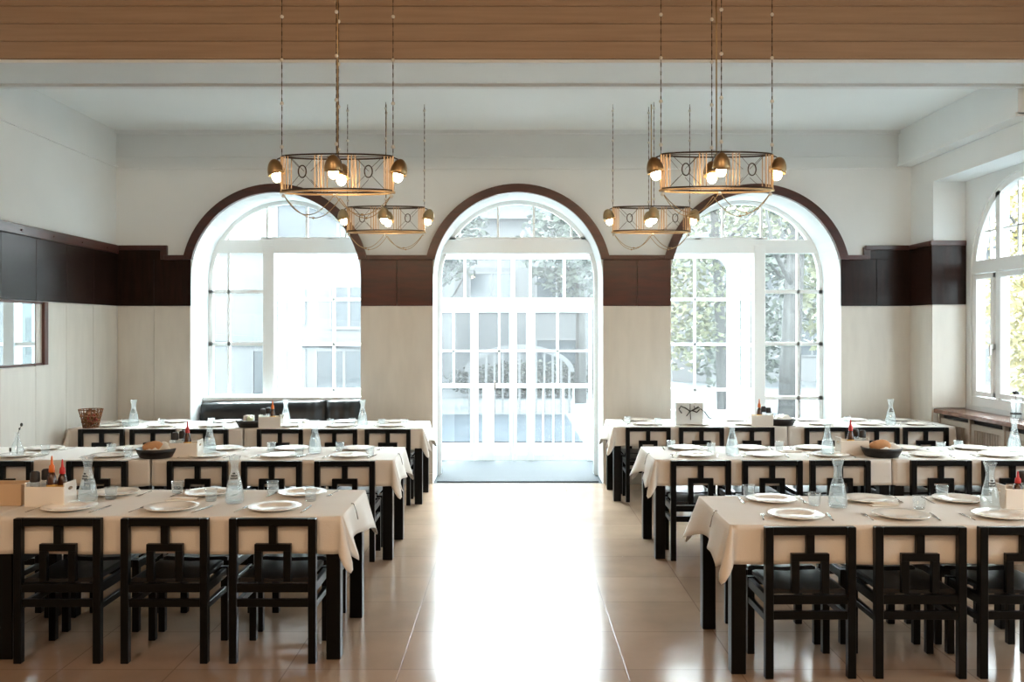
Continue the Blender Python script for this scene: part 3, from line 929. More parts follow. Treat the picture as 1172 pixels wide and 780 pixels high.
def make_cloth(x0, x1, y0, y1, free, label, seed):
    """free: sides ('L','R') where the cloth ends freely over the table end"""
    rnd = random.Random(seed)
    cx, cy = (x0 + x1) / 2, (y0 + y1) / 2
    hx, hy = (x1 - x0) / 2 + .004, (y1 - y0) / 2 + .004
    z0 = TZ + .004
    # perimeter, counter-clockwise from near-left corner
    per = []
    rc = .012
    def side(ax, ay, bx, by, n, ox, oy, tagname):
        for i in range(n):
            t = i / n
            per.append((ax + (bx - ax) * t, ay + (by - ay) * t, ox, oy, tagname, t))
    def corner(x, y, a0, ta, tb):
        for i in range(9):
            a = a0 + PI / 2 * i / 8
            per.append((x, y, math.cos(a), math.sin(a), 'C' + ta + tb, i / 8))
    nx, ny = 60, 26
    side(-hx + rc, -hy, hx - rc, -hy, nx, 0, -1, 'N')
    corner(hx - rc, -hy + rc, -PI / 2, 'N', 'R')
    side(hx, -hy + rc, hx, hy - rc, ny, 1, 0, 'R')
    corner(hx - rc, hy - rc, 0, 'R', 'F')
    side(hx - rc, hy, -hx + rc, hy, nx, 0, 1, 'F')
    corner(-hx + rc, hy - rc, PI / 2, 'F', 'L')
    side(-hx, hy - rc, -hx, -hy + rc, ny, -1, 0, 'L')
    corner(-hx + rc, -hy + rc, PI, 'L', 'N')
    mb = MB()
    rows = 7
    top = []
    cols = []
    ph = rnd.uniform(0, 6)
    for (x, y, ox, oy, tg, t) in per:
        if tg[0] == 'C':
            isfree = ('R' in tg and 'R' in free) or ('L' in tg and 'L' in free)
            px, py = x + ox * rc, y + oy * rc
            k = math.sin(PI * t)
            if isfree:
                ln = .20 + .095 * k ** 2.0
                fl = .015 + .075 * k ** 1.1
            else:
                ln = .20; fl = .004
        else:
            px, py = x, y
            if tg in ('N', 'F'):
                ln = .203 + .003 * math.sin(9 * x + ph)
                fl = .006 + .003 * math.sin(5 * x + ph)
                # near a free end the hem drops slightly
            elif tg in free:
                e2 = abs(t - .5) * 2
                ln = .185 + .06 * max(0, (e2 - .45) / .55) ** 1.3 + .006 * math.sin(14 * y + ph)
                fl = .035 + .03 * math.sin(11 * y + ph + 1) * (1 - e2 * .6) + .045 * max(0, (e2 - .55) / .45)
            else:
                ln = .20; fl = .003
        col = []
        for r in range(rows + 1):
            q = r / rows
            if x1 > 4.5 and fl > .02: fl = .02
            out = fl * (q ** 1.1) + .003 * min(1, q * 6)
            wav = .006 * q * math.sin(13 * (px + py) + ph) * (1 if tg in ('R', 'L') and tg in free else .25)
            o2 = out + wav
            if tg in ('N', 'F'): o2 = max(o2, .002)
            col.append(mb.bm.verts.new((px + ox * o2, py + oy * o2, z0 - ln * q)))
        cols.append(col)
    for A, B in zip(cols, cols[1:] + cols[:1]):
        for r in range(rows):
            f = mb.bm.faces.new([A[r], B[r], B[r + 1], A[r + 1]]); f.smooth = True
    f = mb.bm.faces.new([c[0] for c in cols])
    bmesh.ops.recalc_face_normals(mb.bm, faces=mb.bm.faces)
    o = mb.build('tablecloth', M['cloth'], None, (cx, cy, 0))
    tag(o, label, 'tablecloth', 'cream tablecloths')
    s_ = o.modifiers.new('thickness', 'SOLIDIFY')
    s_.thickness = .002
    s_.offset = 1.0
    return o

# ---- tableware prototypes
CZ = TZ + .0062                # surface of the cloth
def make_plate():
    o = MB().lathe([(0, .004), (.085, .004), (.095, .010), (.148, .020), (.150, .0235), (.146, .0245), (.096, .0155), (.084, .009), (0, .009)], n=36)
    return o.build('plate', M['china'])
def make_glass():
    r = empty('water_glass', (0, 0, 0))
    MB().lathe([(0, 0), (.026, 0), (.031, .004), (.036, .07), (.0385, .074), (.034, .072), (.029, .010), (0, .009)], n=20).build('glass_body', M['glass'], r)
    return r
def carafe_prof(z):
    pass
def make_carafe():
    r = empty('glass_carafe', (0, 0, 0))
    outer_ = [(0, 0), (.046, 0), (.053, .010), (.054, .03), (.050, .07), (.040, .125), (.028, .165), (.022, .195), (.0215, .215), (.026, .24), (.034, .268), (.037, .275)]
    inn = [(.035, .275), (.032, .268), (.024, .24), (.0195, .215), (.020, .195), (.026, .165), (.038, .125), (.048, .07), (.051, .03), (.049, .014), (0, .010)]
    MB().lathe(outer_ + inn, n=28).build('carafe_body', M['glass'], r)
    MB().lathe([(0, .012), (.047, .014), (.050, .03), (.047, .07), (.0375, .122), (.0365, .124), (0, .124)], n=24).build('water', M['water'], r)
    mk = MB()
    rnd = random.Random(2)
    for row in range(3):
        z = .148 + row * .014
        rad = .0315 - (z - .148) * .22
        for i in range(-3, 4):
            if row == 2 and abs(i) > 1: continue
            a = -PI / 2 + i * .20
            mk.box((rad * math.cos(a), rad * math.sin(a), z), (.0045, .001, rnd.uniform(.006, .0105)), rz=a + PI / 2)
            if rnd.random() < .6: mk.box((rad * math.cos(a + .06), rad * math.sin(a + .06), z + rnd.choice((-.004, .003))), (.005, .001, .0022), rz=a + PI / 2)
    mk.build('printed_mark', M['mark'], r)
    return r
def make_fork():
    mb = MB()
    mb.tube([(0, -.095, .004), (0, -.02, .005), (0, .035, .004)], [.0045, .003, .0035], 6, flat=.35)
    mb.b2(-.011, .011, .034, .05, .002, .0045, .001)
    for x in (-.0095, -.003, .003, .0095): mb.b2(x - .0015, x + .0015, .05, .092, .0025, .0042)
    return mb.build('fork', M['steel'])
def make_knife():
    mb = MB()
    mb.tube([(0, -.105, .004), (0, -.01, .004)], [.006, .005], 6, flat=.4)
    mb.prism([[(-.007, -.01), (.007, -.01), (.008, .07), (.003, .105), (-.006, .105)]], lambda u, v: (u, v, .002), lambda u, v: (u, v, .0045))
    return mb.build('knife', M['steel'])
def make_napkin():
    mb = MB()
    mb.box((0, 0, .004), (.17, .07, .006), .002, rz=.1)
    mb.box((.02, .012, .010), (.15, .055, .006), .002, rz=-.12, ry=.03)
    return mb.build('folded_napkin', M['paper'])
plateP, glassP, carafeP = Proto(make_plate), Proto(make_glass), Proto(make_carafe)
forkP, knifeP, napkinP = Proto(make_fork), Proto(make_knife), Proto(make_napkin)

def bowl_root(w_=.165):
    r = empty('bread_bowl', (0, 0, 0))
    MB().lathe([(0, 0), (w_ * .72, 0), (w_ * .80, .006), (w_ * .93, .045), (w_, .075), (w_ * .97, .077), (w_ * .89, .045), (w_ * .75, .012), (0, .010)], n=36).build('bowl_shell', M['bowl'], r)
    return r

ROWS = {
    # row: (near edge y, depth, [ (x0,x1,free) ... from the aisle outwards ], near chair back y)
    'front left':  (4.937, .80, [(-2.82, -.94, 'R'), (-4.60, -2.855, 'L')]),
    'middle left': (7.08, .77, [(-2.82, -.94, 'R'), (-4.60, -2.855, 'L')]),
    'back left':   (9.35, .77, [(-2.77, -.935, 'R'), (-4.60, -2.805, 'L')]),
    'front right': (4.724, .80, [(1.14, 3.02, 'L')]),
    'middle right': (7.11, .77, [(1.12, 2.97, 'L'), (3.00, 4.66, '')]),
    'back right':  (9.525, .77, [(1.06, 2.885, 'L'), (2.915, 4.66, 'R')]),
}
WHERE = {0: 'beside the aisle', 1: 'nearer the outer wall'}
for k, (rn, (y0, dp, tabs)) in enumerate(ROWS.items()):
    for i, (x0, x1, fr_) in enumerate(tabs):
        where = 'at the aisle end' if i == 0 else 'at the wall end'
        make_table(x0, x1, y0, y0 + dp, 'black square-legged dining table %s of the %s row' % (where, rn))
        make_cloth(x0, x1, y0, y0 + dp, fr_, 'cream cloth hanging over the table %s of the %s row' % (where, rn), k * 3 + i)

CHAIRS = {
    'front left': ([-1.30, -1.885, -2.464], [-1.30, -1.885, -2.464, -3.24]),
    'middle left': ([-1.31, -1.88, -2.457, -3.24, -3.98], [-1.31, -1.88, -2.457, -3.24, -3.98]),
    'back left': ([-1.29, -1.84, -2.40, -3.17, -3.71, -4.24], [-1.29, -1.84, -2.40, -3.17, -3.71, -4.24]),
    'front right': ([1.54, 2.11, 2.65], [1.54, 2.11, 2.65]),
    'middle right': ([1.47, 2.03, 2.56, 3.35, 3.91], [1.47, 2.03, 2.56, 3.35, 3.91]),
    'back right': ([1.42, 1.98, 2.51, 3.30, 3.82, 4.335], [1.42, 1.98, 2.51, 3.30, 3.82, 4.335]),
}
ORD = ['first', 'second', 'third', 'fourth', 'fifth', 'sixth', 'seventh', 'eighth', 'ninth']
rnd = random.Random(12)
for rn, (near, far) in CHAIRS.items():
    y0, dp, tabs = ROWS[rn]
    for i, x in enumerate(near):
        c = chairP.at((x, y0 - .040, 0), rnd.uniform(-.012, .012))
        tag(c, 'black open-back chair, back to the viewer, %s from the aisle in the %s row' % (ORD[i], rn), 'chair', 'black dining chairs')
    for i, x in enumerate(far):
        c = chairP.at((x, y0 + dp + .040, 0), PI + rnd.uniform(-.012, .012))
        tag(c, 'black chair tucked under the window side, %s from the aisle, %s row' % (ORD[i], rn), 'chair', 'black dining chairs')

# ---- place settings: a plate, a fork and a knife before every chair in view
def inframe(x, y, m=20):
    px = 587 + 1034 * x / y
    return -m < px < 1172 + m
for rn, (near, far) in CHAIRS.items():
    y0, dp, tabs = ROWS[rn]
    for side, xs in (('camera', near), ('window', far)):
        for i, x in enumerate(xs):
            if rn == 'front left' and i == 3: continue
            y = y0 + .185 if side == 'camera' else y0 + dp - .155
            if not inframe(x, y): continue
            s_ = 1 if side == 'camera' else -1
            xx = x + (-.05 if rn.startswith('front left') and s_ > 0 else (.0))
            base = 'on the %s side, %s from the aisle, %s row' % (side, ORD[i], rn)
            tag(plateP.at((xx, y, CZ - .0035), 0), 'white rimmed plate ' + base, 'plate', 'white dinner plates')
            tag(forkP.at((xx - s_ * .185, y - s_ * .01, CZ), (0 if s_ > 0 else PI) + rnd.uniform(-.25, -.05)), 'steel fork ' + base, 'fork', 'steel forks')
            tag(knifeP.at((xx + s_ * .180, y - s_ * .01, CZ), (0 if s_ > 0 else PI) + rnd.uniform(-.25, -.02)), 'steel knife ' + base, 'knife', 'steel knives')

# glasses and carafes: (photo x, photo y of the base)
GL = {
    'front left': [(203, 564), (241.5, 573), (312, 564), (355.5, 573), (127, 571)],
    'middle left': [(127.5, 518), (147, 522), (310.5, 516), (342.5, 522), (389, 516), (423.5, 521), (52, 519)],
    'back left': [(143.5, 488), (185, 487), (242, 486), (258, 489), (343.5, 488), (378, 487), (403, 486), (437, 487), (463, 488)],
    'front right': [(857, 568), (932, 578), (1052, 582), (1078, 568), (1161, 580)],
    'middle right': [(768, 514), (814, 517), (892, 515), (1077, 516), (1097, 514)],
    'back right': [(718, 484), (753, 486), (969.5, 484)],
}
CF = {
    'front left': [(100.5, 575.5), (268.5, 575)],
    'middle left': [(240, 519.5), (360.5, 518.5)],
    'back left': [(153, 487), (327, 486.5), (415, 487)],
    'front right': [(959, 580), (1133, 585)],
    'middle right': [(838, 521), (947, 520), (1161, 516)],
    'back right': [(1019.5, 486)],
}
def near_table(rn, p):
    y0, dp, tabs = ROWS[rn]
    y = min(max(p[1], y0 + .05), y0 + dp - .05)
    return (p[0] * y / p[1], y, CZ)
for rn, l in GL.items():
    ls = sorted(l, key=lambda q: abs(q[0] - 587))
    for i, q in enumerate(ls):
        p = near_table(rn, P(q[0], q[1], CZ))
        tag(glassP.at(p), 'small clear water glass, %s from the aisle along the %s row' % (ORD[i], rn), 'glass', 'small water glasses')
for rn, l in CF.items():
    ls = sorted(l, key=lambda q: abs(q[0] - 587))
    for i, q in enumerate(ls):
        p = near_table(rn, P(q[0], q[1], CZ))
        wh = {1: ['standing alone'], 2: ['nearer the aisle', 'farther from the aisle'], 3: ['nearest the aisle', 'halfway along', 'farthest from the aisle']}[len(ls)][i]
        tag(carafeP.at(p, rnd.uniform(-.4, .4)), 'glass water carafe with a dark print, %s on the %s row' % (wh, rn), 'carafe', 'water carafes')
for (x, y, lab) in ((207, 572, 'folded white napkin by the middle plates of the front left table'), (1010, 578, 'folded white napkin by the middle plates of the front right table'),
                    (905, 517, 'folded white napkin left of the condiment holder on the middle right row')):
    tag(napkinP.at(P(x, y, CZ), .1), lab, 'napkin', 'folded napkins')

# ---- condiment caddies: white box, bottles, jars
def make_caddy():
    r = empty('condiment_caddy', (0, 0, 0))
    mb = MB()
    W, D, H, t = .115, .075, .115, .008
    mb.b2(-W, W, -D, D, 0, .01, .002)
    mb.b2(-W, W, -D, -D + t, .008, H, .003).b2(-W, W, D - t, D, .008, H, .003)
    for sx in (-1, 1):
        o = [(-D + t, .008), (D - t, .008), (D - t, H + .02), (-D + t, H + .02)]
        hole = [(.026 * math.cos(2 * PI * i / 14), H - .018 + .011 * math.sin(2 * PI * i / 14)) for i in range(14)]
        mb.prism([o, hole[::-1]], lambda u, v: (sx * W, u, v), lambda u, v: (sx * (W - t), u, v))
    mb.build('box', M['china'], r)
    return r
def make_jar():
    r = empty('pepper_jar', (0, 0, 0))
    MB().lathe([(0, 0), (.024, 0), (.026, .004), (.026, .075), (.022, .085), (0, .085)], n=14).build('jar_body', M['water'], r)
    MB().lathe([(0, .008), (.0225, .008), (.0225, .05), (0, .05)], n=12).build('filling', M['sauce'], r)
    MB().lathe([(0, .084), (.026, .084), (.027, .088), (.026, .118), (.018, .124), (0, .125)], n=14).build('lid', M['mark'], r)
    return r
def make_sauce(capmat, bodymat, name):
    def f():
        r = empty('sauce_bottle', (0, 0, 0))
        MB().lathe([(0, 0), (.027, 0), (.029, .005), (.029, .09), (.022, .115), (.012, .135), (0, .136)], n=16).build('bottle_body', bodymat, r)
        MB().lathe([(.0295, .03), (.0298, .031), (.0298, .08), (.0295, .081)], n=16).build('paper_label', M['gold'], r)
        MB().lathe([(0, .132), (.016, .132), (.017, .136), (.015, .158), (.008, .165), (.005, .19), (.003, .2), (0, .2)], n=14).build('nozzle_cap', capmat, r)
        return r
    return f
caddyP, jarP = Proto(make_caddy), Proto(make_jar)
orangeP, redP = Proto(make_sauce(M['orange'], M['sauce'], 'o')), Proto(make_sauce(M['red'], M['sauce'], 'r'))
def tall(o, k):
    o.scale = (1, 1, k)
    return o
def caddy(rn, px, py, caps, rz=0.0):
    p = near_table(rn, P(px, py, CZ))
    p = (p[0], max(p[1], ROWS[rn][0] + .1), p[2])
    tag(caddyP.at(p, rz), 'white ceramic condiment box with handle holes on the %s row' % rn, 'condiment box', 'white condiment boxes')
    z = p[2] + .011
    sgn = 1 if px < 587 else -1
    tag(tall(jarP.at((p[0] - .078 * sgn, p[1] - .025, z)), 1.5), 'black-lidded jar at the outer end of the %s condiment box' % rn, 'jar', 'black-lidded jars')
    tag(tall(jarP.at((p[0] - .040 * sgn, p[1] + .03, z)), 1.55), 'black-lidded jar beside the sauce in the %s condiment box' % rn, 'jar', 'black-lidded jars')
    names = {'o': 'orange', 'r': 'red'}
    for j, c in enumerate(caps):
        pr = orangeP if c == 'o' else redP
        tag(tall(pr.at((p[0] + (.022 + j * .03) * sgn, p[1] - .03 + .062 * j, z)), (1.0 if rn == 'front right' else 1.38 - .14 * j)), 'brown sauce bottle with pointed %s cap in the %s condiment box' % (names[c], rn), 'bottle', 'sauce bottles')
    mb = MB().tube([(0, 0, 0), (.03, 0, .07), (.055, 0, .13)], [.006, .003, .0045], 6, flat=.5)
    tag(mb.build('teaspoon', M['steel'], None, (p[0] + .045 * sgn, p[1] - .02, z)), 'teaspoon leaning out of the %s condiment box' % rn, 'spoon', 'teaspoons')
caddy('front left', 58, 577, 'or')
caddy('middle left', 213, 522, 'r')
caddy('back left', 309, 490, 'o')
caddy('front right', 1166, 580, 'r')
caddy('middle right', 975, 519, 'r')
caddy('back right', 872, 490, 'o')
# beige box left of the front-left caddy
p = P(12, 576, CZ)
mb = MB().b2(-.10, .10, -.07, .07, 0, .012, .002).b2(-.10, .10, -.07, -.062, .01, .125, .002).b2(-.10, .10, .062, .07, .01, .125, .002).b2(-.10, -.092, -.062, .062, .01, .125, .002).b2(.092, .10, -.062, .062, .01, .125, .002)
tag(mb.build('serving_box', M['beigebox'], None, (p[0], p[1], CZ)), 'beige open serving box at the left edge of the front left table', 'box')

# ---- black bowls and what lies in them
def bowl(rn, px, py, w_=.165):
    p = near_table(rn, P(px, py, CZ))
    p = (p[0], max(p[1], ROWS[rn][0] + .14), CZ)
    r = bowl_root(w_)
    r.location = p
    tag(r, 'shallow black bowl standing on the %s row' % rn, 'bowl', 'black bowls')
    return p
def loaf(p, dx, dy, L, h, rz, label, z=.014, m='bread'):
    mb = MB()
    rings = []
    n = 14
    mb.ball((0, 0, h), 1.0, 18, sz=h, sy=L * .5, sx=L)
    for v in mb.bm.verts:
        v.co.z += .004 * math.sin(40 * v.co.x) + .003 * math.cos(60 * v.co.y)
        if v.co.z < h * .45: v.co.z = h * .45 + (v.co.z - h * .45) * .3
        v.co.z -= h * .3
    o = mb.build('bread_loaf', M[m], None, (p[0] + dx, p[1] + dy, p[2] + z))
    o.rotation_euler = (0, 0, rz)
    return tag(o, label, 'bread', 'bread in the bowls')
def napkin_heap(p, dx, dy, w_, h, label, rz=0.0):
    mb = MB()
    n = 10
    g = []
    rr = random.Random(int(w_ * 1e4))
    for i in range(n + 1):
        row = []
        for j in range(n + 1):
            u, v = i / n * 2 - 1, j / n * 2 - 1
            d = max(abs(u), abs(v))
            z = h * (1 - d ** 2) + .012 * math.sin(5 * u + 3 * v) + .010 * rr.uniform(-1, 1)
            row.append(mb.bm.verts.new((u * w_, v * w_ * .8, max(.0, z) + .02 * d)))
        g.append(row)
    for i in range(n):
        for j in range(n):
            f = mb.bm.faces.new([g[i][j], g[i + 1][j], g[i + 1][j + 1], g[i][j + 1]]); f.smooth = True
    o = mb.build('crumpled_napkin', M['paper'], None, (p[0] + dx, p[1] + dy, p[2]))
    o.rotation_euler = (0, 0, rz)
    s_ = o.modifiers.new('thickness', 'SOLIDIFY'); s_.thickness = .002
    return tag(o, label, 'napkin', 'napkins in the bowls')
p = bowl('middle left', 175, 525)
napkin_heap((p[0], p[1], p[2] + .035), .03, .0, .10, .07, 'white napkin lining the black bowl on the middle left row')
loaf(p, -.02, -.03, .085, .05, .1, 'round brown loaf in the black bowl on the middle left row', .045)
p = bowl('back left', 284, 492, .155)
o = tag(MB().box((0, 0, .045), (.10, .09, .09), .004, rz=.1).box((0, 0, .092), (.06, .05, .006), .002).build('butter_box', M['china'], None, (p[0] - .02, p[1] + .01, p[2] + .03)), 'white cube butter box in the bowl of the back left row', 'box')
o = tag(MB().ball((0, 0, .03), .035, 12).tube([(0, 0, .06), (.004, 0, .075)], .003, 6).build('green_apple', M['lime'], None, (p[0] + .01, p[1] - .075, p[2] + .055)), 'pale green fruit in the bowl of the back left row', 'fruit')
p = bowl('middle right', 1009, 522, .16)
napkin_heap((p[0], p[1], p[2] + .035), .045, .0, .09, .06, 'white napkin lining the black bowl on the middle right row')
loaf(p, -.02, -.02, .085, .05, -.1, 'square tan loaf in the black bowl on the middle right row', .05)
p = bowl('back right', 897, 490, .155)
napkin_heap((p[0], p[1], p[2] + .035), 0, 0, .105, .07, 'crumpled white napkin in the black bowl on the back right row')

# ---- basket, picture vase, flask vase, sill vase
p = near_table('back left', P(104, 489, CZ))
e = tag(empty('flower_basket', p), 'wire-woven basket of red flowers at the wall end of the back left row', 'basket')
mb = MB()
for i in range(20):
    a = 2 * PI * i / 20
    mb.tube([(.075 * math.cos(a), .075 * math.sin(a), 0), (.118 * math.cos(a + .5), .118 * math.sin(a + .5), .19)], .0035, 5)
    mb.tube([(.075 * math.cos(a), .075 * math.sin(a), 0), (.118 * math.cos(a - .5), .118 * math.sin(a - .5), .19)], .0035, 5)
for z, r in ((.004, .076), (.06, .090), (.12, .103), (.19, .119)):
    mb.tube([(r * math.cos(2 * PI * i / 24), r * math.sin(2 * PI * i / 24), z) for i in range(24)], .005, 6, closed=True)
mb.lathe([(0, .003), (.07, .003), (.07, .007), (0, .007)], n=20)
mb.build('basket_weave', M['basket'], e)
mb = MB(); rr = random.Random(3)
leaves(mb, (0, 0, .10), (.085, .085, .10), 260, .025, rr)
mb.build('dry_leaves', M['leafb'], e, fix=False)
for k in range(7):
    a = rr.uniform(0, 2 * PI)
    r_ = rr.uniform(.03, .075)
    f = MB()
    c = (r_ * math.cos(a), -abs(r_ * math.sin(a)), rr.uniform(.05, .16))
    for q in range(6):
        f.ball((c[0] + .012 * math.cos(q * PI / 3), c[1], c[2] + .012 * math.sin(q * PI / 3)), .010, 6)
    f.ball(c, .010, 6)
    f.build('flower', M['berry'], e)

p = near_table('back right', P(789, 486, CZ))
e = tag(empty('frosted_vase', p), 'square white glass vase with dark twigs on the back right row', 'vase')
MB().b2(-.145, .145, -.03, .03, 0, .24, .006).build('vase_body', M['frost'], e)
tw = MB()
def tw_l(pts, r=.004): tw.tube([(x, -.045, z) for x, z in pts], r, 5)
tw_l([(-.12, .17), (-.10, .205), (-.05, .185), (.0, .15), (.05, .175), (.09, .20)], .007)
tw_l([(-.12, .17), (-.09, .13)], .006)
tw_l([(.0, .15), (-.04, .10)], .005); tw_l([(.0, .15), (.005, .06)], .004); tw_l([(.0, .15), (.0, .23)], .004)
tw_l([(.02, .16), (.07, .14), (.10, .17)], .007); tw_l([(.05, .175), (.04, .21)], .004); tw_l([(.15, .15), (.20, .08), (.23, .07)], .006)
tw_l([(.02, .155), (.09, .19), (.15, .15)], .004)
tw.build('twigs', M['twig'], e)

p = near_table('middle left', P(19.5, 522, CZ))
e = tag(empty('flask_vase', p), 'round glass flask vase with a thin twig at the far left of the middle row', 'vase')
MB().lathe([(0, 0), (.035, 0), (.052, .015), (.054, .045), (.040, .09), (.020, .135), (.012, .17), (.014, .195), (.011, .195), (.009, .17), (.017, .135), (.037, .09), (.050, .045), (.048, .02), (0, .008)], n=24).build('vase_body', M['glass'], e)
MB().tube([(0, 0, .02), (.004, 0, .12), (.012, 0, .2), (.035, 0, .25)], .0022, 5).ball((.036, 0, .255), .011, 8, sz=1.4).ball((.020, 0, .222), .007, 6, sz=1.5).build('twig', M['twig'], e)
MB().box((-.028, -.047, .06), (.026, .002, .03), rz=-.5).build('printed_mark', M['mark'], e)

e = tag(empty('sill_vase', (4.90, 8.80, .93)), 'tall glass vase with a black band and dark flower on the marble sill', 'vase')
MB().lathe([(0, 0), (.045, 0), (.048, .004), (.048, .20), (.045, .20), (.045, .012), (0, .010)], n=24).build('vase_body', M['glass'], e)
MB().lathe([(.0485, .055), (.0505, .056), (.0505, .068), (.0485, .069)], n=24).build('band', M['mark'], e)
mb = MB().tube([(0, 0, .012), (.003, 0, .15), (0, 0, .25)], .003, 5)
mb.build('stem', M['twig'], e)
mb = MB()
for i in range(9):
    a = 2 * PI * i / 9
    mb.ball((.018 * math.cos(a), .018 * math.sin(a), .262 + .008 * math.sin(3 * a)), .013, 6, sz=.8)
mb.ball((0, 0, .272), .014, 8)
mb.build('flower_head', M['mark'], e)

# ---- tablecloth clips at the aisle ends
for rn, xs_ in (('front left', 1), ('middle left', 1), ('back left', 1), ('front right', -1), ('middle right', -1), ('back right', -1)):
    y0, dp, tabs = ROWS[rn]
    x = tabs[0][1] if xs_ > 0 else tabs[0][0]
    mb = MB()
    mb.b2(-.0015 if xs_ > 0 else -.03, .03 if xs_ > 0 else .0015, -.008, .008, .0, .0025)
    mb.b2(.030 if xs_ < 0 else -.0335, .033 if xs_ < 0 else -.030, -.0, .0, 0, 0) if False else None
    o = MB().tube([(-xs_ * .004, 0, .007), (xs_ * .010, 0, .005), (xs_ * .024, 0, -.03), (xs_ * .036, 0, -.085)], [.0035, .0035, .003, .003], 6)
    o = o.build('tablecloth_clip', M['steel'], None, (x, y0 + dp * .42, CZ - .004))
    tag(o, 'thin metal clip holding the cloth at the aisle end of the %s row' % rn, 'clip', 'tablecloth clips')

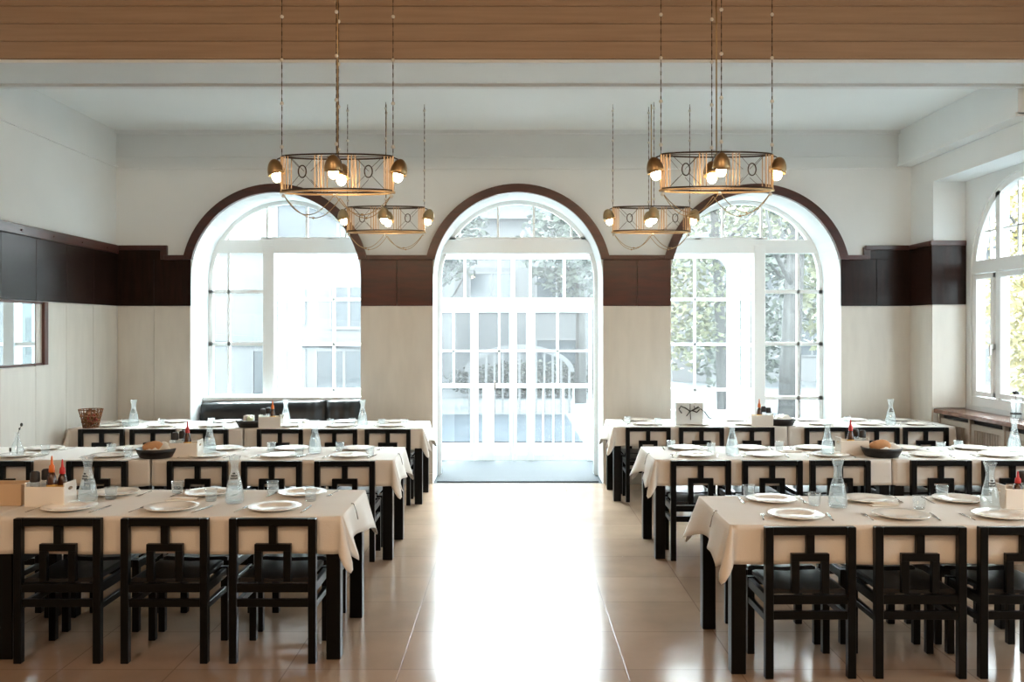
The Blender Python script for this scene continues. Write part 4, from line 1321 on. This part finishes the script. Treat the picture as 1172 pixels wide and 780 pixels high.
# ================================================================== CHANDELIERS
def make_chandelier(top):
    """oval brass ring on chains; origin at the ring centre, lower hoop"""
    r = empty('chandelier', (0, 0, 0))
    A, B, H = .40, .10, .265
    def ov(t, k=1.0): return (A * k * math.cos(t), B * k * math.sin(t))
    N = 64
    def hoop(z, rad, k=1.0):
        return [(ov(2 * PI * i / N, k)[0], ov(2 * PI * i / N, k)[1], z) for i in range(N)]
    MB().tube(hoop(H, 0), .0065, 6, closed=True).build('upper_hoop', M['iron'], r)
    mb = MB().tube(hoop(.02, 0), .006, 6, closed=True)
    mb.build('lower_hoop', M['iron'], r)
    rim = MB()
    inner, outer2 = hoop(0, 0, .97), hoop(0, 0, 1.04)
    k0 = [rim.bm.verts.new(v) for v in inner]; k1 = [rim.bm.verts.new(v) for v in outer2]
    k2 = [rim.bm.verts.new((v[0], v[1], .012)) for v in outer2]; k3 = [rim.bm.verts.new((v[0], v[1], .012)) for v in inner]
    for a_, b_ in ((k0, k1), (k1, k2), (k2, k3), (k3, k0)):
        for i in range(N):
            rim.bm.faces.new([a_[i], a_[(i + 1) % N], b_[(i + 1) % N], b_[i]])
    rim.build('brass_rim', M['brass'], r)
    # upright strips, in clusters
    def tx(x, s): return math.acos(max(-1, min(1, x / A))) * s
    for s in (-1, 1):
        for grp in ((-.142, -.118, -.094), (.094, .118, .142), (-.384, -.366, -.344), (.344, .366, .384)):
            st = MB()
            for x in grp:
                t = tx(x, s)
                px, py = ov(t)
                st.box((px, py, H / 2 + .01), (.0065, .004, H - .02))
            st.build('strip_cluster', M['copper'], r)
        for x in (-.235, .235):
            t = tx(x, s)
            px, py = ov(t)
            if s < 0: MB().tube([(px + .028 * math.cos(q), py - s * .002, H / 2 + .012 + .043 * math.sin(q)) for q in [2 * PI * i / 20 for i in range(20)]], .0048, 6, closed=True).build('oval_ring', M['iron'], r)
            for ex in (-.105, .105):
                for ez in (-.115, .115):
                    x2 = x + ex
                    t2 = tx(x2, s)
                    q = ov(t2)
                    x1_ = px + .024 * (1 if ex > 0 else -1)
                    wr = MB().tube([(x1_, py, H / 2 + .012 + .03 * (1 if ez > 0 else -1)), (q[0], q[1], H / 2 + .012 + ez)], .0018, 4)
                    wr.build('cross_wire', M['iron'], r)
    for sx in (-1, 1):
        MB().b2(sx * A - .006, sx * A + .006, -.02, .02, .0, H, .002).build('end_plate', M['copper'], r)
    # lamps with dome shades
    for (lx, ly) in ((-A - .035, 0), (A + .035, 0), (0, -B - .045), (0, B + .045)):
        d = Vector((lx, ly, 0)).normalized()
        ax = Vector((-d.y, d.x, 0))
        rot = Matrix.Rotation(.22, 4, ax)
        pr = []
        for i in range(9):
            t = PI / 2 * (1 - i / 8)
            pr.append((.064 * math.cos(t) + 1e-6 if i else 0, .115 * math.sin(t)))
        inn = [(max(0, a_ - .003), b_ - .003 if b_ > .01 else b_) for a_, b_ in pr[::-1]]
        sh = MB().lathe([(a_, b_) for a_, b_ in pr] + inn, n=24, mtx=rot.to_3x3(), c=(lx, ly, .135))
        sh = sh.build('lamp_shade', M['brass'], r)
        MB().ball((0, 0, 0), .036, 14, sz=1.2).build('bulb', M['bulb'], sh, (lx, ly, .122))
        MB().tube([(lx, ly, .245), (lx - d.x * .04, ly - d.y * .04, .262)], .005, 6).build('bracket', M['iron'], r)
    # chains with beads up to the ceiling
    for (cx_, cy_) in ((-A, 0), (A, 0), (0.012, -B), (-.012, B)):
        ch = MB()
        z = H
        L = top - H
        k = int(L / .03)
        for i in range(k):
            zz = H + L * (i + .5) / k
            rot = (i % 2) * PI / 2
            ch.box((cx_, cy_, zz), (.007 if i % 2 else .0035, .0035 if i % 2 else .007, L / k * 1.05))
        ch = ch.build('chain', M['iron'], r)
        z = H + .07
        while z < top:
            MB().ball((0, 0, 0), .0145, 8).build('bead', M['pearl'], ch, (cx_, cy_, z))
            z += .312
    MB().tube([(.0, 0, H), (.0, 0, top)], .006, 6).build('suspension_rod', M['brass'], r)
    MB().box((0, 0, H), (.008, 2 * B, .008)).box((0, 0, H), (2 * A, .006, .006)).build('cross_bar', M['iron'], r)
    if top > 2: MB().lathe([(0, top - .03), (.06, top - .03), (.07, top - .001), (0, top - .001)], n=20).build('ceiling_rose', M['brass'], r)
    # swags below
    for s in (-1, 1):
        for sx in (-1, 1):
            sw = MB()
            p0 = Vector((sx * A * .97, 0, -.01)); p1 = Vector((0, s * B, -.02))
            pts = []
            for i in range(17):
                t = i / 16
                q = p0.lerp(p1, t)
                q.y += s * .04 * math.sin(PI * t)
                q.z -= .15 * (1 - (2 * t - 1) ** 2) + .0
                pts.append(q)
            sw.tube(pts, .0032, 5)
            sw.ball(pts[8], .009, 8)
            sw.build('chain_swag', M['brass'], r)
    for (x, y, z) in ((-A * .97, 0, -.02), (A * .97, 0, -.02), (0, -B, -.03)):
        MB().ball((x, y, z), .014, 10).build('drop_bead', M['pearl'], r)
    return r
c1 = make_chandelier(ZC2 - 2.785)
c1.location = (-1.262, 6.5, 2.785)
tag(c1, 'oval brass chandelier hanging nearest on the left, before the tan beam', 'chandelier', 'oval brass chandeliers')
c2 = dup(c1, (1.465, 6.5, 2.80))
tag(c2, 'oval brass chandelier hanging nearest on the right, before the tan beam', 'chandelier')
c3 = make_chandelier(ZC - 2.815)
c3.location = (-1.32, 9.40, 2.815)
tag(c3, 'oval brass chandelier farther back on the left, near the arches', 'chandelier', 'oval brass chandeliers')
c4 = dup(c3, (1.44, 9.40, 2.815))
tag(c4, 'oval brass chandelier farther back on the right, near the arches', 'chandelier')
